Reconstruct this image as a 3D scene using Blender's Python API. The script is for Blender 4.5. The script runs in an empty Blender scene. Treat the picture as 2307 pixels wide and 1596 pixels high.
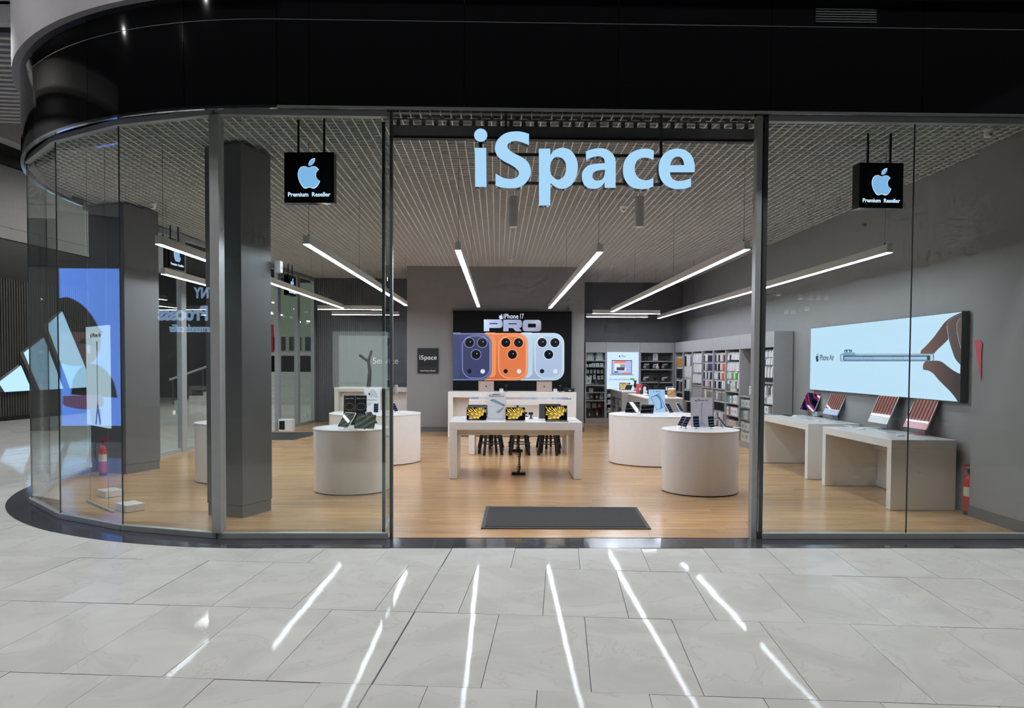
import bpy, bmesh, math, random
from mathutils import Vector, Matrix
random.seed(7)
sc = bpy.context.scene
col = sc.collection
# ------------------------------------------------------------------ camera
W, H = 2307, 1596
F = 1650.0
YAW, PIT, ROL, CZ = math.radians(1.16), math.radians(1.8), math.radians(0.30), 1.75
PPX, PPY = W / 2, 819.2 + F * math.tan(PIT)
_sy, _cy, _sp, _cp = math.sin(YAW), math.cos(YAW), math.sin(PIT), math.cos(PIT)
FW = Vector((_sy * _cp, _cy * _cp, -_sp))
_r0 = Vector((_cy, -_sy, 0)); _u0 = _r0.cross(FW)
RT = _r0 * math.cos(ROL) + _u0 * math.sin(ROL)
UPV = RT.cross(FW)
CAM = Vector((0, 0, CZ))
cam = bpy.data.cameras.new('camera'); camo = bpy.data.objects.new('camera', cam); col.objects.link(camo)
mw = Matrix.Identity(4)
for _i in range(3):
    mw[_i][0], mw[_i][1], mw[_i][2], mw[_i][3] = RT[_i], UPV[_i], -FW[_i], CAM[_i]
camo.matrix_world = mw
cam.sensor_fit = 'HORIZONTAL'; cam.sensor_width = 36.0; cam.lens = F / W * 36.0
cam.shift_y = (PPY - H / 2) / W
cam.clip_start, cam.clip_end = 0.05, 200
sc.camera = camo
# ------------------------------------------------------------------ world, mall lamps, exposure
wd = bpy.data.worlds.new('world'); sc.world = wd; wd.use_nodes = True
wd.node_tree.nodes['Background'].inputs[0].default_value = (0.9, 0.95, 1.0, 1)
wd.node_tree.nodes['Background'].inputs[1].default_value = 0.035
sc.view_settings.view_transform = 'Standard'; sc.view_settings.look = 'None'
sc.view_settings.exposure = 0.0; sc.view_settings.gamma = 1.0; sc.view_settings.use_curve_mapping = False
sc.cycles.use_denoising = True
sc.cycles.use_adaptive_sampling = True; sc.cycles.adaptive_threshold = 0.10; sc.cycles.adaptive_min_samples = 14
sc.cycles.max_bounces = 7; sc.cycles.diffuse_bounces = 3; sc.cycles.glossy_bounces = 3
sc.cycles.transmission_bounces = 6; sc.cycles.transparent_max_bounces = 20
sc.cycles.caustics_reflective = False; sc.cycles.caustics_refractive = False
sc.cycles.sample_clamp_indirect = 6.0

def lamp(x, y, z, sx, sy, power, color=(1, .985, .965), rz=0.0):
    l = bpy.data.lights.new('mall_unseen_lamp', 'AREA'); l.shape = 'RECTANGLE'; l.size, l.size_y = sx, sy
    l.energy = power; l.color = color
    o = bpy.data.objects.new('mall_unseen_lamp', l); col.objects.link(o); o.location = (x, y, z); o.rotation_euler = (0, 0, rz)
    return o
MALL = 1.0
for _x in (-7.2, -2.4, 2.4, 7.2):
    lamp(_x, 4.7, 8.9, 2.6, 0.5, 215 * MALL)
lamp(-9.2, 13.5, 7.2, 0.5, 3.0, 150 * MALL)  # lamps down to the small spots: unseen, added to brighten the side passage
lamp(-12.6, 10.0, 8.6, 0.6, 2.5, 130 * MALL)
lamp(-9.8, 27.0, 7.6, 2.0, 2.0, 420 * MALL)
lamp(-9.0, 19.6, 7.2, 0.5, 3.0, 200 * MALL)
for _x, _y in ((-9.5, 3.0), (-11.5, 5.5), (-8.0, 0.5), (-13.0, 3.5), (-10.5, 0.0)):
    lamp(_x, _y, 8.9, 0.10, 0.10, 9 * MALL)
# ------------------------------------------------------------------ pixel -> place helpers
def ray(px, py):
    return FW + RT * ((px - PPX) / F) - UPV * ((py - PPY) / F)
def U(px, py, X=None, Y=None, Z=None):
    d = ray(px, py)
    t = X / d[0] if X is not None else Y / d[1] if Y is not None else (Z - CZ) / d[2]
    return CAM + d * t
def UN(px, py, p, n):
    d = ray(px, py); t = (Vector(p) - CAM).dot(n) / d.dot(n)
    return CAM + d * t
def PJ(p):
    v = Vector(p) - CAM; dd = v.dot(FW)
    return (PPX + F * v.dot(RT) / dd, PPY - F * v.dot(UPV) / dd, dd)
# ------------------------------------------------------------------ materials
def lin(c):
    r = []
    for v in c:
        v /= 255.0
        r.append(v / 12.92 if v <= .04045 else ((v + .055) / 1.055) ** 2.4)
    return (r[0], r[1], r[2], 1)
MATS = {}
def M(name, rgb, rough=.5, metal=0.0, spec=.5, noise=0.06, nscale=9.0, stretch=(1, 1, 1), bump=0.0):
    """procedural principled material; rgb is the sRGB colour of the thing itself"""
    if name in MATS: return MATS[name]
    m = bpy.data.materials.new(name); m.use_nodes = True; MATS[name] = m
    n, l = m.node_tree.nodes, m.node_tree.links
    b = n['Principled BSDF']
    b.inputs['Roughness'].default_value = rough; b.inputs['Metallic'].default_value = metal
    b.inputs['Specular IOR Level'].default_value = spec
    c = lin(rgb); b.inputs['Base Color'].default_value = c
    if noise > 0:
        tc = n.new('ShaderNodeTexCoord'); mp = n.new('ShaderNodeMapping'); mp.inputs['Scale'].default_value = stretch
        nz = n.new('ShaderNodeTexNoise'); nz.inputs['Scale'].default_value = nscale; nz.inputs['Detail'].default_value = 3
        rp = n.new('ShaderNodeMapRange'); rp.inputs[1].default_value = .3; rp.inputs[2].default_value = .7
        rp.inputs[3].default_value = 1 - noise; rp.inputs[4].default_value = 1 + noise
        mx = n.new('ShaderNodeVectorMath'); mx.operation = 'SCALE'; mx.inputs[0].default_value = c[:3]
        l.new(tc.outputs['Object'], mp.inputs[0]); l.new(mp.outputs[0], nz.inputs['Vector']); l.new(nz.outputs[0], rp.inputs[0])
        l.new(rp.outputs[0], mx.inputs['Scale']); l.new(mx.outputs[0], b.inputs['Base Color'])
        if bump:
            bp = n.new('ShaderNodeBump'); bp.inputs['Strength'].default_value = bump; bp.inputs['Distance'].default_value = .002
            l.new(nz.outputs[0], bp.inputs['Height']); l.new(bp.outputs[0], b.inputs['Normal'])
    return m
def EM(name, rgb, strength=1.0, grad=None):
    """light-giving surface (lamp, screen, backlit print); grad=(rgb2, axis, lo, hi): printed gradient along a local axis"""
    if name in MATS: return MATS[name]
    m = bpy.data.materials.new(name); m.use_nodes = True; MATS[name] = m
    n, l = m.node_tree.nodes, m.node_tree.links; n.clear()
    if strength < 1.12: m.cycles.emission_sampling = 'NONE'      # small prints: no need to aim light rays at them
    e = n.new('ShaderNodeEmission'); e.inputs[0].default_value = lin(rgb); e.inputs[1].default_value = strength
    g = n.new('ShaderNodeBsdfGlossy'); g.inputs['Roughness'].default_value = .15
    g.inputs['Color'].default_value = (.04, .04, .04, 1)
    a = n.new('ShaderNodeAddShader'); o = n.new('ShaderNodeOutputMaterial')
    l.new(e.outputs[0], a.inputs[0]); l.new(g.outputs[0], a.inputs[1]); l.new(a.outputs[0], o.inputs[0])
    if grad:
        rgb2, ax, lo, hi = grad
        tc = n.new('ShaderNodeTexCoord'); sp = n.new('ShaderNodeSeparateXYZ'); mr = n.new('ShaderNodeMapRange')
        mr.inputs[1].default_value, mr.inputs[2].default_value = lo, hi
        mx = n.new('ShaderNodeMix'); mx.data_type = 'RGBA'; mx.inputs[6].default_value = lin(rgb); mx.inputs[7].default_value = lin(rgb2)
        l.new(tc.outputs['Object'], sp.inputs[0]); l.new(sp.outputs['XYZ'.index(ax)], mr.inputs[0])
        l.new(mr.outputs[0], mx.inputs[0]); l.new(mx.outputs[2], e.inputs[0])
    return m
def glass_mat(name, tint=(.93, .97, .95), boost=1.0):
    m = bpy.data.materials.new(name); m.use_nodes = True; MATS[name] = m
    n, l = m.node_tree.nodes, m.node_tree.links; n.clear()
    fr = n.new('ShaderNodeFresnel'); fr.inputs[0].default_value = 1.52
    ge = n.new('ShaderNodeNewGeometry'); mr = n.new('ShaderNodeMapRange'); mr.inputs[3].default_value = 1.52; mr.inputs[4].default_value = 1 / 1.52
    l.new(ge.outputs['Backfacing'], mr.inputs[0]); l.new(mr.outputs[0], fr.inputs[0])      # same pane index from both sides
    ml = n.new('ShaderNodeMath'); ml.operation = 'MULTIPLY'; ml.inputs[1].default_value = boost
    t = n.new('ShaderNodeBsdfTransparent'); t.inputs[0].default_value = (*tint, 1)
    g = n.new('ShaderNodeBsdfGlossy'); g.inputs['Roughness'].default_value = 0.0; g.inputs['Color'].default_value = (1, 1, 1, 1)
    mx = n.new('ShaderNodeMixShader'); o = n.new('ShaderNodeOutputMaterial')
    l.new(fr.outputs[0], ml.inputs[0]); l.new(ml.outputs[0], mx.inputs[0]); l.new(t.outputs[0], mx.inputs[1]); l.new(g.outputs[0], mx.inputs[2]); l.new(mx.outputs[0], o.inputs[0])
    return m
# ------------------------------------------------------------------ mesh helpers
class MB:
    def __init__(s): s.v, s.f, s.m, s.cur = [], [], [], 0
    def add(s, vs, fs):
        k = len(s.v); s.v += [tuple(p) for p in vs]; s.f += [tuple(i + k for i in f) for f in fs]; s.m += [s.cur] * len(fs); return s
    def box(s, x0, x1, y0, y1, z0, z1):
        return s.add([(x0, y0, z0), (x1, y0, z0), (x1, y1, z0), (x0, y1, z0), (x0, y0, z1), (x1, y0, z1), (x1, y1, z1), (x0, y1, z1)],
                     [(3, 2, 1, 0), (4, 5, 6, 7), (0, 1, 5, 4), (1, 2, 6, 5), (2, 3, 7, 6), (3, 0, 4, 7)])
    def cbox(s, c, sx, sy, sz):
        return s.box(c[0] - sx / 2, c[0] + sx / 2, c[1] - sy / 2, c[1] + sy / 2, c[2] - sz / 2, c[2] + sz / 2)
    def xbox(s, mat, x0, x1, y0, y1, z0, z1):
        k = len(s.v); s.box(x0, x1, y0, y1, z0, z1)
        for i in range(k, len(s.v)): s.v[i] = tuple(mat @ Vector(s.v[i]))
        return s
    def prism(s, pts, z0, z1):
        n = len(pts)
        a = sum(pts[i][0] * pts[(i + 1) % n][1] - pts[(i + 1) % n][0] * pts[i][1] for i in range(n))
        if a < 0: pts = pts[::-1]
        vs = [(p[0], p[1], z0) for p in pts] + [(p[0], p[1], z1) for p in pts]
        fs = [tuple(range(n - 1, -1, -1)), tuple(range(n, 2 * n))] + [(i, (i + 1) % n, n + (i + 1) % n, n + i) for i in range(n)]
        return s.add(vs, fs)
    def slab(s, a, b, th, z0, z1):
        """upright box over the floor segment a-b, th thick (centred)"""
        a, b = Vector(a[:2]), Vector(b[:2]); d = (b - a).normalized(); n = Vector((-d.y, d.x)) * th / 2
        return s.prism([a - n, b - n, b + n, a + n], z0, z1)
    def lathe(s, prof, cx=0, cy=0, n=24, sx=1.0, sy=1.0, cz=0, cap=True):
        k = len(s.v); m = len(prof); fs = []
        vs = [(cx + r * sx * math.cos(2 * math.pi * i / n), cy + r * sy * math.sin(2 * math.pi * i / n), cz + z) for r, z in prof for i in range(n)]
        for j in range(m - 1):
            for i in range(n):
                i2 = (i + 1) % n; fs.append((j * n + i, j * n + i2, (j + 1) * n + i2, (j + 1) * n + i))
        if cap: fs += [tuple(range(n - 1, -1, -1)), tuple((m - 1) * n + i for i in range(n))]
        return s.add(vs, fs)
    def tube(s, path, r, n=8, cap=True):
        path = [Vector(p) for p in path]; m = len(path); vs = []; fs = []
        rs = r if isinstance(r, (list, tuple)) else [r] * m
        up = None
        for i, p in enumerate(path):
            d = (path[min(i + 1, m - 1)] - path[max(i - 1, 0)]).normalized()
            if up is None: up = Vector((0, 0, 1)) if abs(d.z) < .9 else Vector((1, 0, 0))
            a = d.cross(up).normalized(); b = a.cross(d).normalized(); up = b
            for k in range(n):
                t = 2 * math.pi * k / n; vs.append(p + (a * math.cos(t) + b * math.sin(t)) * rs[i])
        for j in range(m - 1):
            for k in range(n):
                k2 = (k + 1) % n; fs.append((j * n + k, (j + 1) * n + k, (j + 1) * n + k2, j * n + k2))
        if cap: fs += [tuple(range(n)), tuple((m - 1) * n + k for k in range(n - 1, -1, -1))]
        return s.add(vs, fs)
    def mesh(s, name, mats):
        me = bpy.data.meshes.new(name); me.from_pydata(s.v, [], s.f)
        for m in (mats if isinstance(mats, (list, tuple)) else [mats]): me.materials.append(m)
        if any(s.m): me.polygons.foreach_set('material_index', s.m)
        me.update(); return me
    def build(s, name, mats, parent=None, smooth=False, bevel=0.0, world=False, loc=None):
        o = bpy.data.objects.new(name, s.mesh(name, mats)); col.objects.link(o)
        return fin(o, parent, smooth, bevel, world, loc)
def fin(o, parent=None, smooth=False, bevel=0.0, world=False, loc=None):
    if loc is not None: o.location = loc
    if parent is not None:
        o.parent = parent
        if world: o.matrix_parent_inverse = parent.matrix_basis.inverted()
    if smooth:
        me = o.data; bm = bmesh.new(); bm.from_mesh(me)
        for f in bm.faces: f.smooth = True
        for e in bm.edges:
            if len(e.link_faces) == 2 and e.calc_face_angle(0) > .6: e.smooth = False
        bm.to_mesh(me); bm.free()
    if bevel:
        md = o.modifiers.new('bevel', 'BEVEL'); md.width = bevel; md.segments = 2; md.limit_method = 'ANGLE'
    return o
def tag(o, label, cat, group=None):
    o['label'] = label; o['category'] = cat
    if group: o['group'] = group
    return o
def thing(name, label, cat, loc=(0, 0, 0), rz=0.0, group=None):
    o = bpy.data.objects.new(name, None); col.objects.link(o); o.empty_display_size = .05
    o.location = loc; o.rotation_euler = (0, 0, rz); return tag(o, label, cat, group)
def struct(o): o['kind'] = 'structure'; return o
def sempty(name, loc=(0, 0, 0)):
    o = bpy.data.objects.new(name, None); col.objects.link(o); o.location = loc; return struct(o)
def dup(root, loc, rz=None, label=None, group=None):
    r = root.copy(); col.objects.link(r); r.location = loc
    if rz is not None: r.rotation_euler = (0, 0, rz)
    if label: r['label'] = label
    if group: r['group'] = group
    for ch in list(root.children):
        c = ch.copy(); col.objects.link(c); c.parent = r
        for g in list(ch.children):
            d = g.copy(); col.objects.link(d); d.parent = c
    return r
def inst(o, name, parent, loc, rz=0.0):
    c = bpy.data.objects.new(name, o.data); col.objects.link(c); c.location = loc; c.rotation_euler = (0, 0, rz); c.parent = parent
    return c
# ------------------------------------------------------------------ flat shapes, lettering, prints
def cr(pts, n=6):
    """closed outline through control points; a third value 1 marks a sharp corner"""
    P = [(p[0], p[1]) for p in pts]; C = [len(p) > 2 and p[2] for p in pts]; N = len(P); out = []
    for i in range(N):
        p1, p2 = P[i], P[(i + 1) % N]
        p0 = P[i - 1] if not C[i] else (2 * p1[0] - p2[0], 2 * p1[1] - p2[1])
        p3 = P[(i + 2) % N] if not C[(i + 1) % N] else (2 * p2[0] - p1[0], 2 * p2[1] - p1[1])
        if C[i] and C[(i + 1) % N]: out.append(p1); continue
        for k in range(n):
            t = k / n
            out.append(tuple(.5 * (2 * p1[j] + (p2[j] - p0[j]) * t + (2 * p0[j] - 5 * p1[j] + 4 * p2[j] - p3[j]) * t * t + (3 * p1[j] - p0[j] - 3 * p2[j] + p3[j]) * t ** 3) for j in (0, 1)))
    return out
def rrect(x0, y0, x1, y1, r, n=6, corners=(1, 1, 1, 1)):
    out = []
    for k, (cx, cy, a0) in enumerate(((x1 - r, y1 - r, 0), (x0 + r, y1 - r, 90), (x0 + r, y0 + r, 180), (x1 - r, y0 + r, 270))):
        if not corners[k]:
            out.append(((x1, y1), (x0, y1), (x0, y0), (x1, y0))[k]); continue
        for i in range(n + 1):
            a = math.radians(a0 + 90 * i / n); out.append((cx + r * math.cos(a), cy + r * math.sin(a)))
    return out
def circ(x, y, r, n=24): return [(x + r * math.cos(2 * math.pi * i / n), y + r * math.sin(2 * math.pi * i / n)) for i in range(n)]
def curve_mesh(loops, th):
    cu = bpy.data.curves.new('tmp', 'CURVE'); cu.dimensions = '2D'; cu.fill_mode = 'BOTH'; cu.extrude = th / 2
    for lp in loops:
        sp = cu.splines.new('POLY'); sp.points.add(len(lp) - 1); sp.use_cyclic_u = True
        for q, p in zip(sp.points, lp): q.co = (p[0], p[1], 0, 1)
    o = bpy.data.objects.new('tmp', cu); me = bpy.data.meshes.new_from_object(o); bpy.data.objects.remove(o); bpy.data.curves.remove(cu)
    return me
def text_mesh(s, size, th=.002, bold=0.0, align='CENTER', space=1.0, shear=0.0, valign='BOTTOM_BASELINE'):
    cu = bpy.data.curves.new('tmp', 'FONT'); cu.body = s; cu.size = size; cu.extrude = th / 2; cu.offset = bold
    cu.align_x = align; cu.align_y = valign; cu.space_character = space; cu.shear = shear; cu.resolution_u = 3
    o = bpy.data.objects.new('tmp', cu); me = bpy.data.meshes.new_from_object(o); bpy.data.objects.remove(o); bpy.data.curves.remove(cu)
    return me
def frame(o, ux, uy):
    """matrix whose local x,y lie along ux,uy at o (local z is the face normal)"""
    ux, uy = Vector(ux).normalized(), Vector(uy).normalized(); uz = ux.cross(uy).normalized()
    m = Matrix.Identity(4)
    for i in range(3): m[i][0], m[i][1], m[i][2], m[i][3] = ux[i], uy[i], uz[i], o[i]
    return m
def put(name, me, mat, mtx, parent=None, world=True):
    """link a flat mesh with its points carried into place (identity object transform)"""
    me.transform(mtx); me.materials.clear()
    for m in (mat if isinstance(mat, (list, tuple)) else [mat]): me.materials.append(m)
    me.name = name
    o = bpy.data.objects.new(name, me); col.objects.link(o)
    if parent is not None:
        o.parent = parent
        if world: o.matrix_parent_inverse = parent.matrix_basis.inverted()
    return o
FRONT = lambda o: frame(o, (1, 0, 0), (0, 0, 1))          # faces the mall (-y)
APPLE = [cr([(805, 495), (740, 474), (680, 460), (590, 485), (530, 570), (510, 690), (540, 840), (610, 970), (680, 1042), (735, 1045), (820, 1020), (890, 1042), (950, 1048), (1020, 1000), (1075, 920), (1102, 850, 1), (1040, 805), (1000, 740), (1000, 650), (1030, 590), (1075, 545, 1), (1010, 485), (940, 462), (870, 472)]),
         cr([(800, 440, 1), (795, 400), (830, 320), (890, 268), (968, 250, 1), (965, 320), (925, 390), (865, 432)])]
def apple(h):
    """fruit emblem, h high, centred on the origin"""
    k = h / 800.0
    return [[((x - 806) * k, (650 - y) * k) for x, y in lp] for lp in APPLE]
# ================================================================== THE SETTING
YF = 7.26                                    # glass line of the shop front
ZC = 4.20                                    # underside of the open-cell ceiling
def LX(y): return -6.42 + .109 * (y - 11.6)  # glass line of the left side
GP = [(-1.08, YF), (-2.75, YF), (-3.87, 7.62), (-4.85, 8.20), (-5.73, 9.10), (-6.20, 10.25), (-6.42, 11.60)]   # faceted glass corner
BACK = 22.1
XR = 5.58
STORE = [(XR, YF)] + GP + [(LX(BACK), BACK), (XR, BACK)]
def inpoly(x, y, P):
    c = False; n = len(P)
    for i in range(n):
        (x1, y1), (x2, y2) = P[i], P[i - 1]
        if (y1 > y) != (y2 > y) and x < (x2 - x1) * (y - y1) / (y2 - y1) + x1: c = not c
    return c
def leftx(y):
    b = LX(y)
    for (x1, y1), (x2, y2) in zip(GP[1:], GP[2:]):
        if y1 <= y <= y2: b = x1 + (x2 - x1) * (y - y1) / (y2 - y1)
    return b
# ---- materials of the setting
def tile_mat():
    m = bpy.data.materials.new('polished_marble_tile'); m.use_nodes = True; n, l = m.node_tree.nodes, m.node_tree.links; b = n['Principled BSDF']
    ge = n.new('ShaderNodeNewGeometry'); oi = n.new('ShaderNodeObjectInfo')
    ad = n.new('ShaderNodeVectorMath'); ad.operation = 'MULTIPLY_ADD'; ad.inputs[2].default_value = (0, 0, 0)
    cx = n.new('ShaderNodeCombineXYZ'); mu = n.new('ShaderNodeMath'); mu.operation = 'MULTIPLY'; mu.inputs[1].default_value = 31
    l.new(oi.outputs['Random'], mu.inputs[0]); l.new(mu.outputs[0], cx.inputs[2])
    av = n.new('ShaderNodeVectorMath'); av.operation = 'ADD'; l.new(ge.outputs['Position'], av.inputs[0]); l.new(cx.outputs[0], av.inputs[1])
    n1 = n.new('ShaderNodeTexNoise'); n1.inputs['Scale'].default_value = 1.6; n1.inputs['Detail'].default_value = 6; n1.inputs['Distortion'].default_value = 1.2
    l.new(av.outputs[0], n1.inputs['Vector'])
    r1 = n.new('ShaderNodeValToRGB'); e = r1.color_ramp.elements; e[0].position, e[0].color = .36, lin((190, 190, 187)); e[1].position, e[1].color = .66, lin((203, 203, 200))
    k = e.new(.488); k.color = lin((197, 197, 194)); k = e.new(.50); k.color = lin((188, 187, 184)); k = e.new(.51); k.color = lin((198, 198, 195))
    l.new(n1.outputs[0], r1.inputs[0]); l.new(r1.outputs[0], b.inputs['Base Color'])
    b.inputs['Roughness'].default_value = .05; b.inputs['Specular IOR Level'].default_value = .012
    n2 = n.new('ShaderNodeTexNoise'); n2.inputs['Scale'].default_value = 3.5; n2.inputs['Detail'].default_value = 1; l.new(ge.outputs['Position'], n2.inputs['Vector'])
    bp = n.new('ShaderNodeBump'); bp.inputs['Strength'].default_value = .09; bp.inputs['Distance'].default_value = .004
    n3 = n.new('ShaderNodeTexNoise'); n3.inputs['Scale'].default_value = 38.0; n3.inputs['Detail'].default_value = 2; l.new(ge.outputs['Position'], n3.inputs['Vector'])
    hm = n.new('ShaderNodeMath'); hm.operation = 'MULTIPLY_ADD'; hm.inputs[1].default_value = .14; l.new(n3.outputs[0], hm.inputs[0]); l.new(n2.outputs[0], hm.inputs[2]); l.new(hm.outputs[0], bp.inputs['Height']); l.new(bp.outputs[0], b.inputs['Normal'])
    return m
def wood_mat(name, joined):
    m = bpy.data.materials.new(name); m.use_nodes = True; n, l = m.node_tree.nodes, m.node_tree.links; b = n['Principled BSDF']
    ge = n.new('ShaderNodeNewGeometry')
    if joined: rv = n.new('ShaderNodeAttribute'); rv.attribute_name = 'rnd'; ro = rv.outputs['Fac']
    else: rv = n.new('ShaderNodeObjectInfo'); ro = rv.outputs['Random']
    mu = n.new('ShaderNodeMath'); mu.operation = 'MULTIPLY'; mu.inputs[1].default_value = 17; l.new(ro, mu.inputs[0])
    cx = n.new('ShaderNodeCombineXYZ'); l.new(mu.outputs[0], cx.inputs[2])
    sc_ = n.new('ShaderNodeVectorMath'); sc_.operation = 'MULTIPLY'; sc_.inputs[1].default_value = (1.3, 22, 1); l.new(ge.outputs['Position'], sc_.inputs[0])
    av = n.new('ShaderNodeVectorMath'); av.operation = 'ADD'; l.new(sc_.outputs[0], av.inputs[0]); l.new(cx.outputs[0], av.inputs[1])
    n1 = n.new('ShaderNodeTexNoise'); n1.inputs['Scale'].default_value = 1.0; n1.inputs['Detail'].default_value = 5; n1.inputs['Distortion'].default_value = .6; l.new(av.outputs[0], n1.inputs['Vector'])
    r1 = n.new('ShaderNodeValToRGB'); e = r1.color_ramp.elements; e[0].position, e[0].color = .3, lin((172, 130, 88)); e[1].position, e[1].color = .68, lin((206, 164, 117))
    l.new(n1.outputs[0], r1.inputs[0])
    mr = n.new('ShaderNodeMapRange'); mr.inputs[3].default_value = .90; mr.inputs[4].default_value = 1.08; l.new(ro, mr.inputs[0])
    sv = n.new('ShaderNodeVectorMath'); sv.operation = 'SCALE'; l.new(r1.outputs[0], sv.inputs[0]); l.new(mr.outputs[0], sv.inputs['Scale']); l.new(sv.outputs[0], b.inputs['Base Color'])
    b.inputs['Roughness'].default_value = .20; b.inputs['Specular IOR Level'].default_value = .5
    bp = n.new('ShaderNodeBump'); bp.inputs['Strength'].default_value = .12; bp.inputs['Distance'].default_value = .002; l.new(n1.outputs[0], bp.inputs['Height']); l.new(bp.outputs[0], b.inputs['Normal'])
    return m
TILE = tile_mat(); WOOD = wood_mat('oak_plank', False); WOODJ = wood_mat('oak_plank_far', True)
GROUT = M('grout', (120, 118, 112), .8)
WALL = M('grey_wall_paint', (140, 138, 138), .62, noise=.03, nscale=3)
WALLD = M('dark_grey_wall_paint', (104, 104, 108), .6, noise=.03, nscale=3)
COLM = M('grey_cladding', (100, 99, 99), .42, noise=.03, nscale=4)
ALU = M('grey_aluminium', (164, 167, 168), .38, metal=.2, noise=.04)
ALUD = M('dark_aluminium', (84, 88, 89), .35, metal=.3, noise=.04)
CHROME = M('polished_steel', (215, 220, 228), .08, metal=1.0, noise=.02)
BLKG = M('black_gloss_panel', (9, 9, 11), .06, spec=.5, noise=.05)
BLK = M('black_matt', (14, 14, 15), .5, noise=.05)
WHB = M('white_bulkhead', (140, 138, 141), .5, noise=.03)
SLATE = M('dark_polished_stone', (66, 68, 74), .10, noise=.25, nscale=5)
BLADE = [M('ceiling_blade_side_shaded', (214, 213, 209), .5, noise=.03), M('ceiling_blade_edge_lit', (242, 242, 240), .5, noise=.03)]  # bottom edges coloured paler than sides: light from below put into the paint
GLASS = glass_mat('shop_glass', (.955, .985, .972), 1.0)
WHITE = M('white_lacquer', (232, 228, 224), .22, noise=.015)
WHITEM = M('white_matt', (230, 228, 226), .5, noise=.02)
# ---- mall floor: base slab, tiles laid at an angle, expansion joint
TA = math.radians(5.0); E1 = Vector((math.cos(TA), -math.sin(TA))); E2 = Vector((math.sin(TA), math.cos(TA)))
fl = sempty('floor')
MB().box(-24, 14, -12, 48, -.12, -.012).build('floor_base', GROUT, fl)
TW, TD, GAP = .593, 1.165, .004
tm = MB().box(GAP / 2, TW - GAP / 2, GAP / 2, TD - GAP / 2, -.012, 0.0).mesh('tile', TILE)
tiles = []; farb = MB()
for i in range(-3, 32):
    v0 = 5.036 + i * TD; off = -.709 if i % 2 == 0 else -.42
    for k in range(-48, 22):
        u0 = off + k * TW
        c = E1 * (u0 + TW / 2) + E2 * (v0 + TD / 2)
        ins = all(inpoly(*(E1 * (u0 + a * TW) + E2 * (v0 + b * TD)), STORE) for a in (0, 1) for b in (0, 1))
        if ins or c.y < 2.2 or c.x > 9 or c.x < -24: continue
        o2 = E1 * u0 + E2 * v0; pj = PJ((c.x, c.y, 0))
        if pj[2] > .5 and -160 < pj[0] < 2460 and pj[1] < 1760 and c.y < 17.5: tiles.append((c.y, o2))
        else:
            q = [E1 * (u0 + a) + E2 * (v0 + b) for a, b in ((GAP / 2, GAP / 2), (TW - GAP / 2, GAP / 2), (TW - GAP / 2, TD - GAP / 2), (GAP / 2, TD - GAP / 2))]
            farb.prism([tuple(p) for p in q], -.012, 0.0)
tiles.sort(key=lambda t: t[0])
for y, o2 in tiles[:300]:
    o = bpy.data.objects.new('tile', tm); col.objects.link(o); o.location = (o2.x, o2.y, 0); o.rotation_euler = (random.gauss(0, .0011), random.gauss(0, .0014), -TA); o.parent = fl
for y, o2 in tiles[300:]:
    q = [o2 + E1 * a + E2 * b for a, b in ((GAP / 2, GAP / 2), (TW - GAP / 2, GAP / 2), (TW - GAP / 2, TD - GAP / 2), (GAP / 2, TD - GAP / 2))]
    farb.prism([tuple(p) for p in q], -.012, 0.0)
o = farb.build('tile_field', TILE, fl); o['kind'] = 'stuff'
ja, jb = E1 * -1.018 + E2 * 2.0, E1 * -1.018 + E2 * 7.02
struct(MB().slab(ja, jb, .007, -.01, .0012).build('trim_1', ALUD))
# ---- dark stone border around the shop front
C0 = Vector((-2.2, 11.3))
outer, inner = [], []
def ringp(a, r): return (C0.x + r * math.cos(a), C0.y + r * math.sin(a))
bord = sempty('trim_2')
xs = [6.6, 5.4, 4.2, 3.0, 1.8, .6, -.6, -1.4, -2.2]
for x1, x0 in zip(xs, xs[1:]):
    MB().box(x0 + .001, x1 - .001, 6.88, YF + .03, -.01, .003).build('stone_slab', SLATE, bord)
angs = [math.radians(-90 - 9 * k) for k in range(13)]
for a0, a1 in zip(angs, angs[1:]):
    e = .0004; ai = [a0 - e, a0 + (a1 - a0) / 3, a0 + (a1 - a0) * 2 / 3, a1 + e]
    MB().prism([ringp(a, 4.43) for a in ai] + [ringp(a, 3.98) for a in ai[::-1]], -.01, .003).build('stone_slab', SLATE, bord)
# ---- shop floor: oak planks
sf = sempty('floor_shop')
MB().prism(STORE, -.05, .002).build('floor_base', WOOD, sf)
PW, PL = .186, 1.32
pm = MB().box(.0008, PL - .0008, .0008, PW - .0008, -.004, .006).mesh('plank', WOOD)
far = MB(); fr_ = []; near = 0
r = 0; y = YF + .02
while y + PW < BACK:
    xl = max(leftx(y), leftx(y + PW)); offx = random.random() * PL; x = -6.6 - offx
    while x < XR:
        a, b = max(x, xl), min(x + PL, XR)
        if b - a > .05:
            if y < 10.7 and near < 300 and b - a > PL - .001:
                o = bpy.data.objects.new('plank', pm); col.objects.link(o); o.location = (a, y, 0); o.parent = sf; near += 1
            elif y < 10.7 and near < 300:
                MB().box(a + .0008, b - .0008, y + .0008, y + PW - .0008, -.004, .006).build('plank', WOOD, sf); near += 1
            else:
                far.box(a + .0008, b - .0008, y + .0008, y + PW - .0008, -.004, .006); fr_ += [random.random()] * 8
        x += PL
    y += PW; r += 1
o = far.build('plank_field', WOODJ, sf); o['kind'] = 'stuff'
at = o.data.attributes.new('rnd', 'FLOAT', 'POINT'); at.data.foreach_set('value', fr_)
FZ = .006                                     # top of the planks
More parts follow.
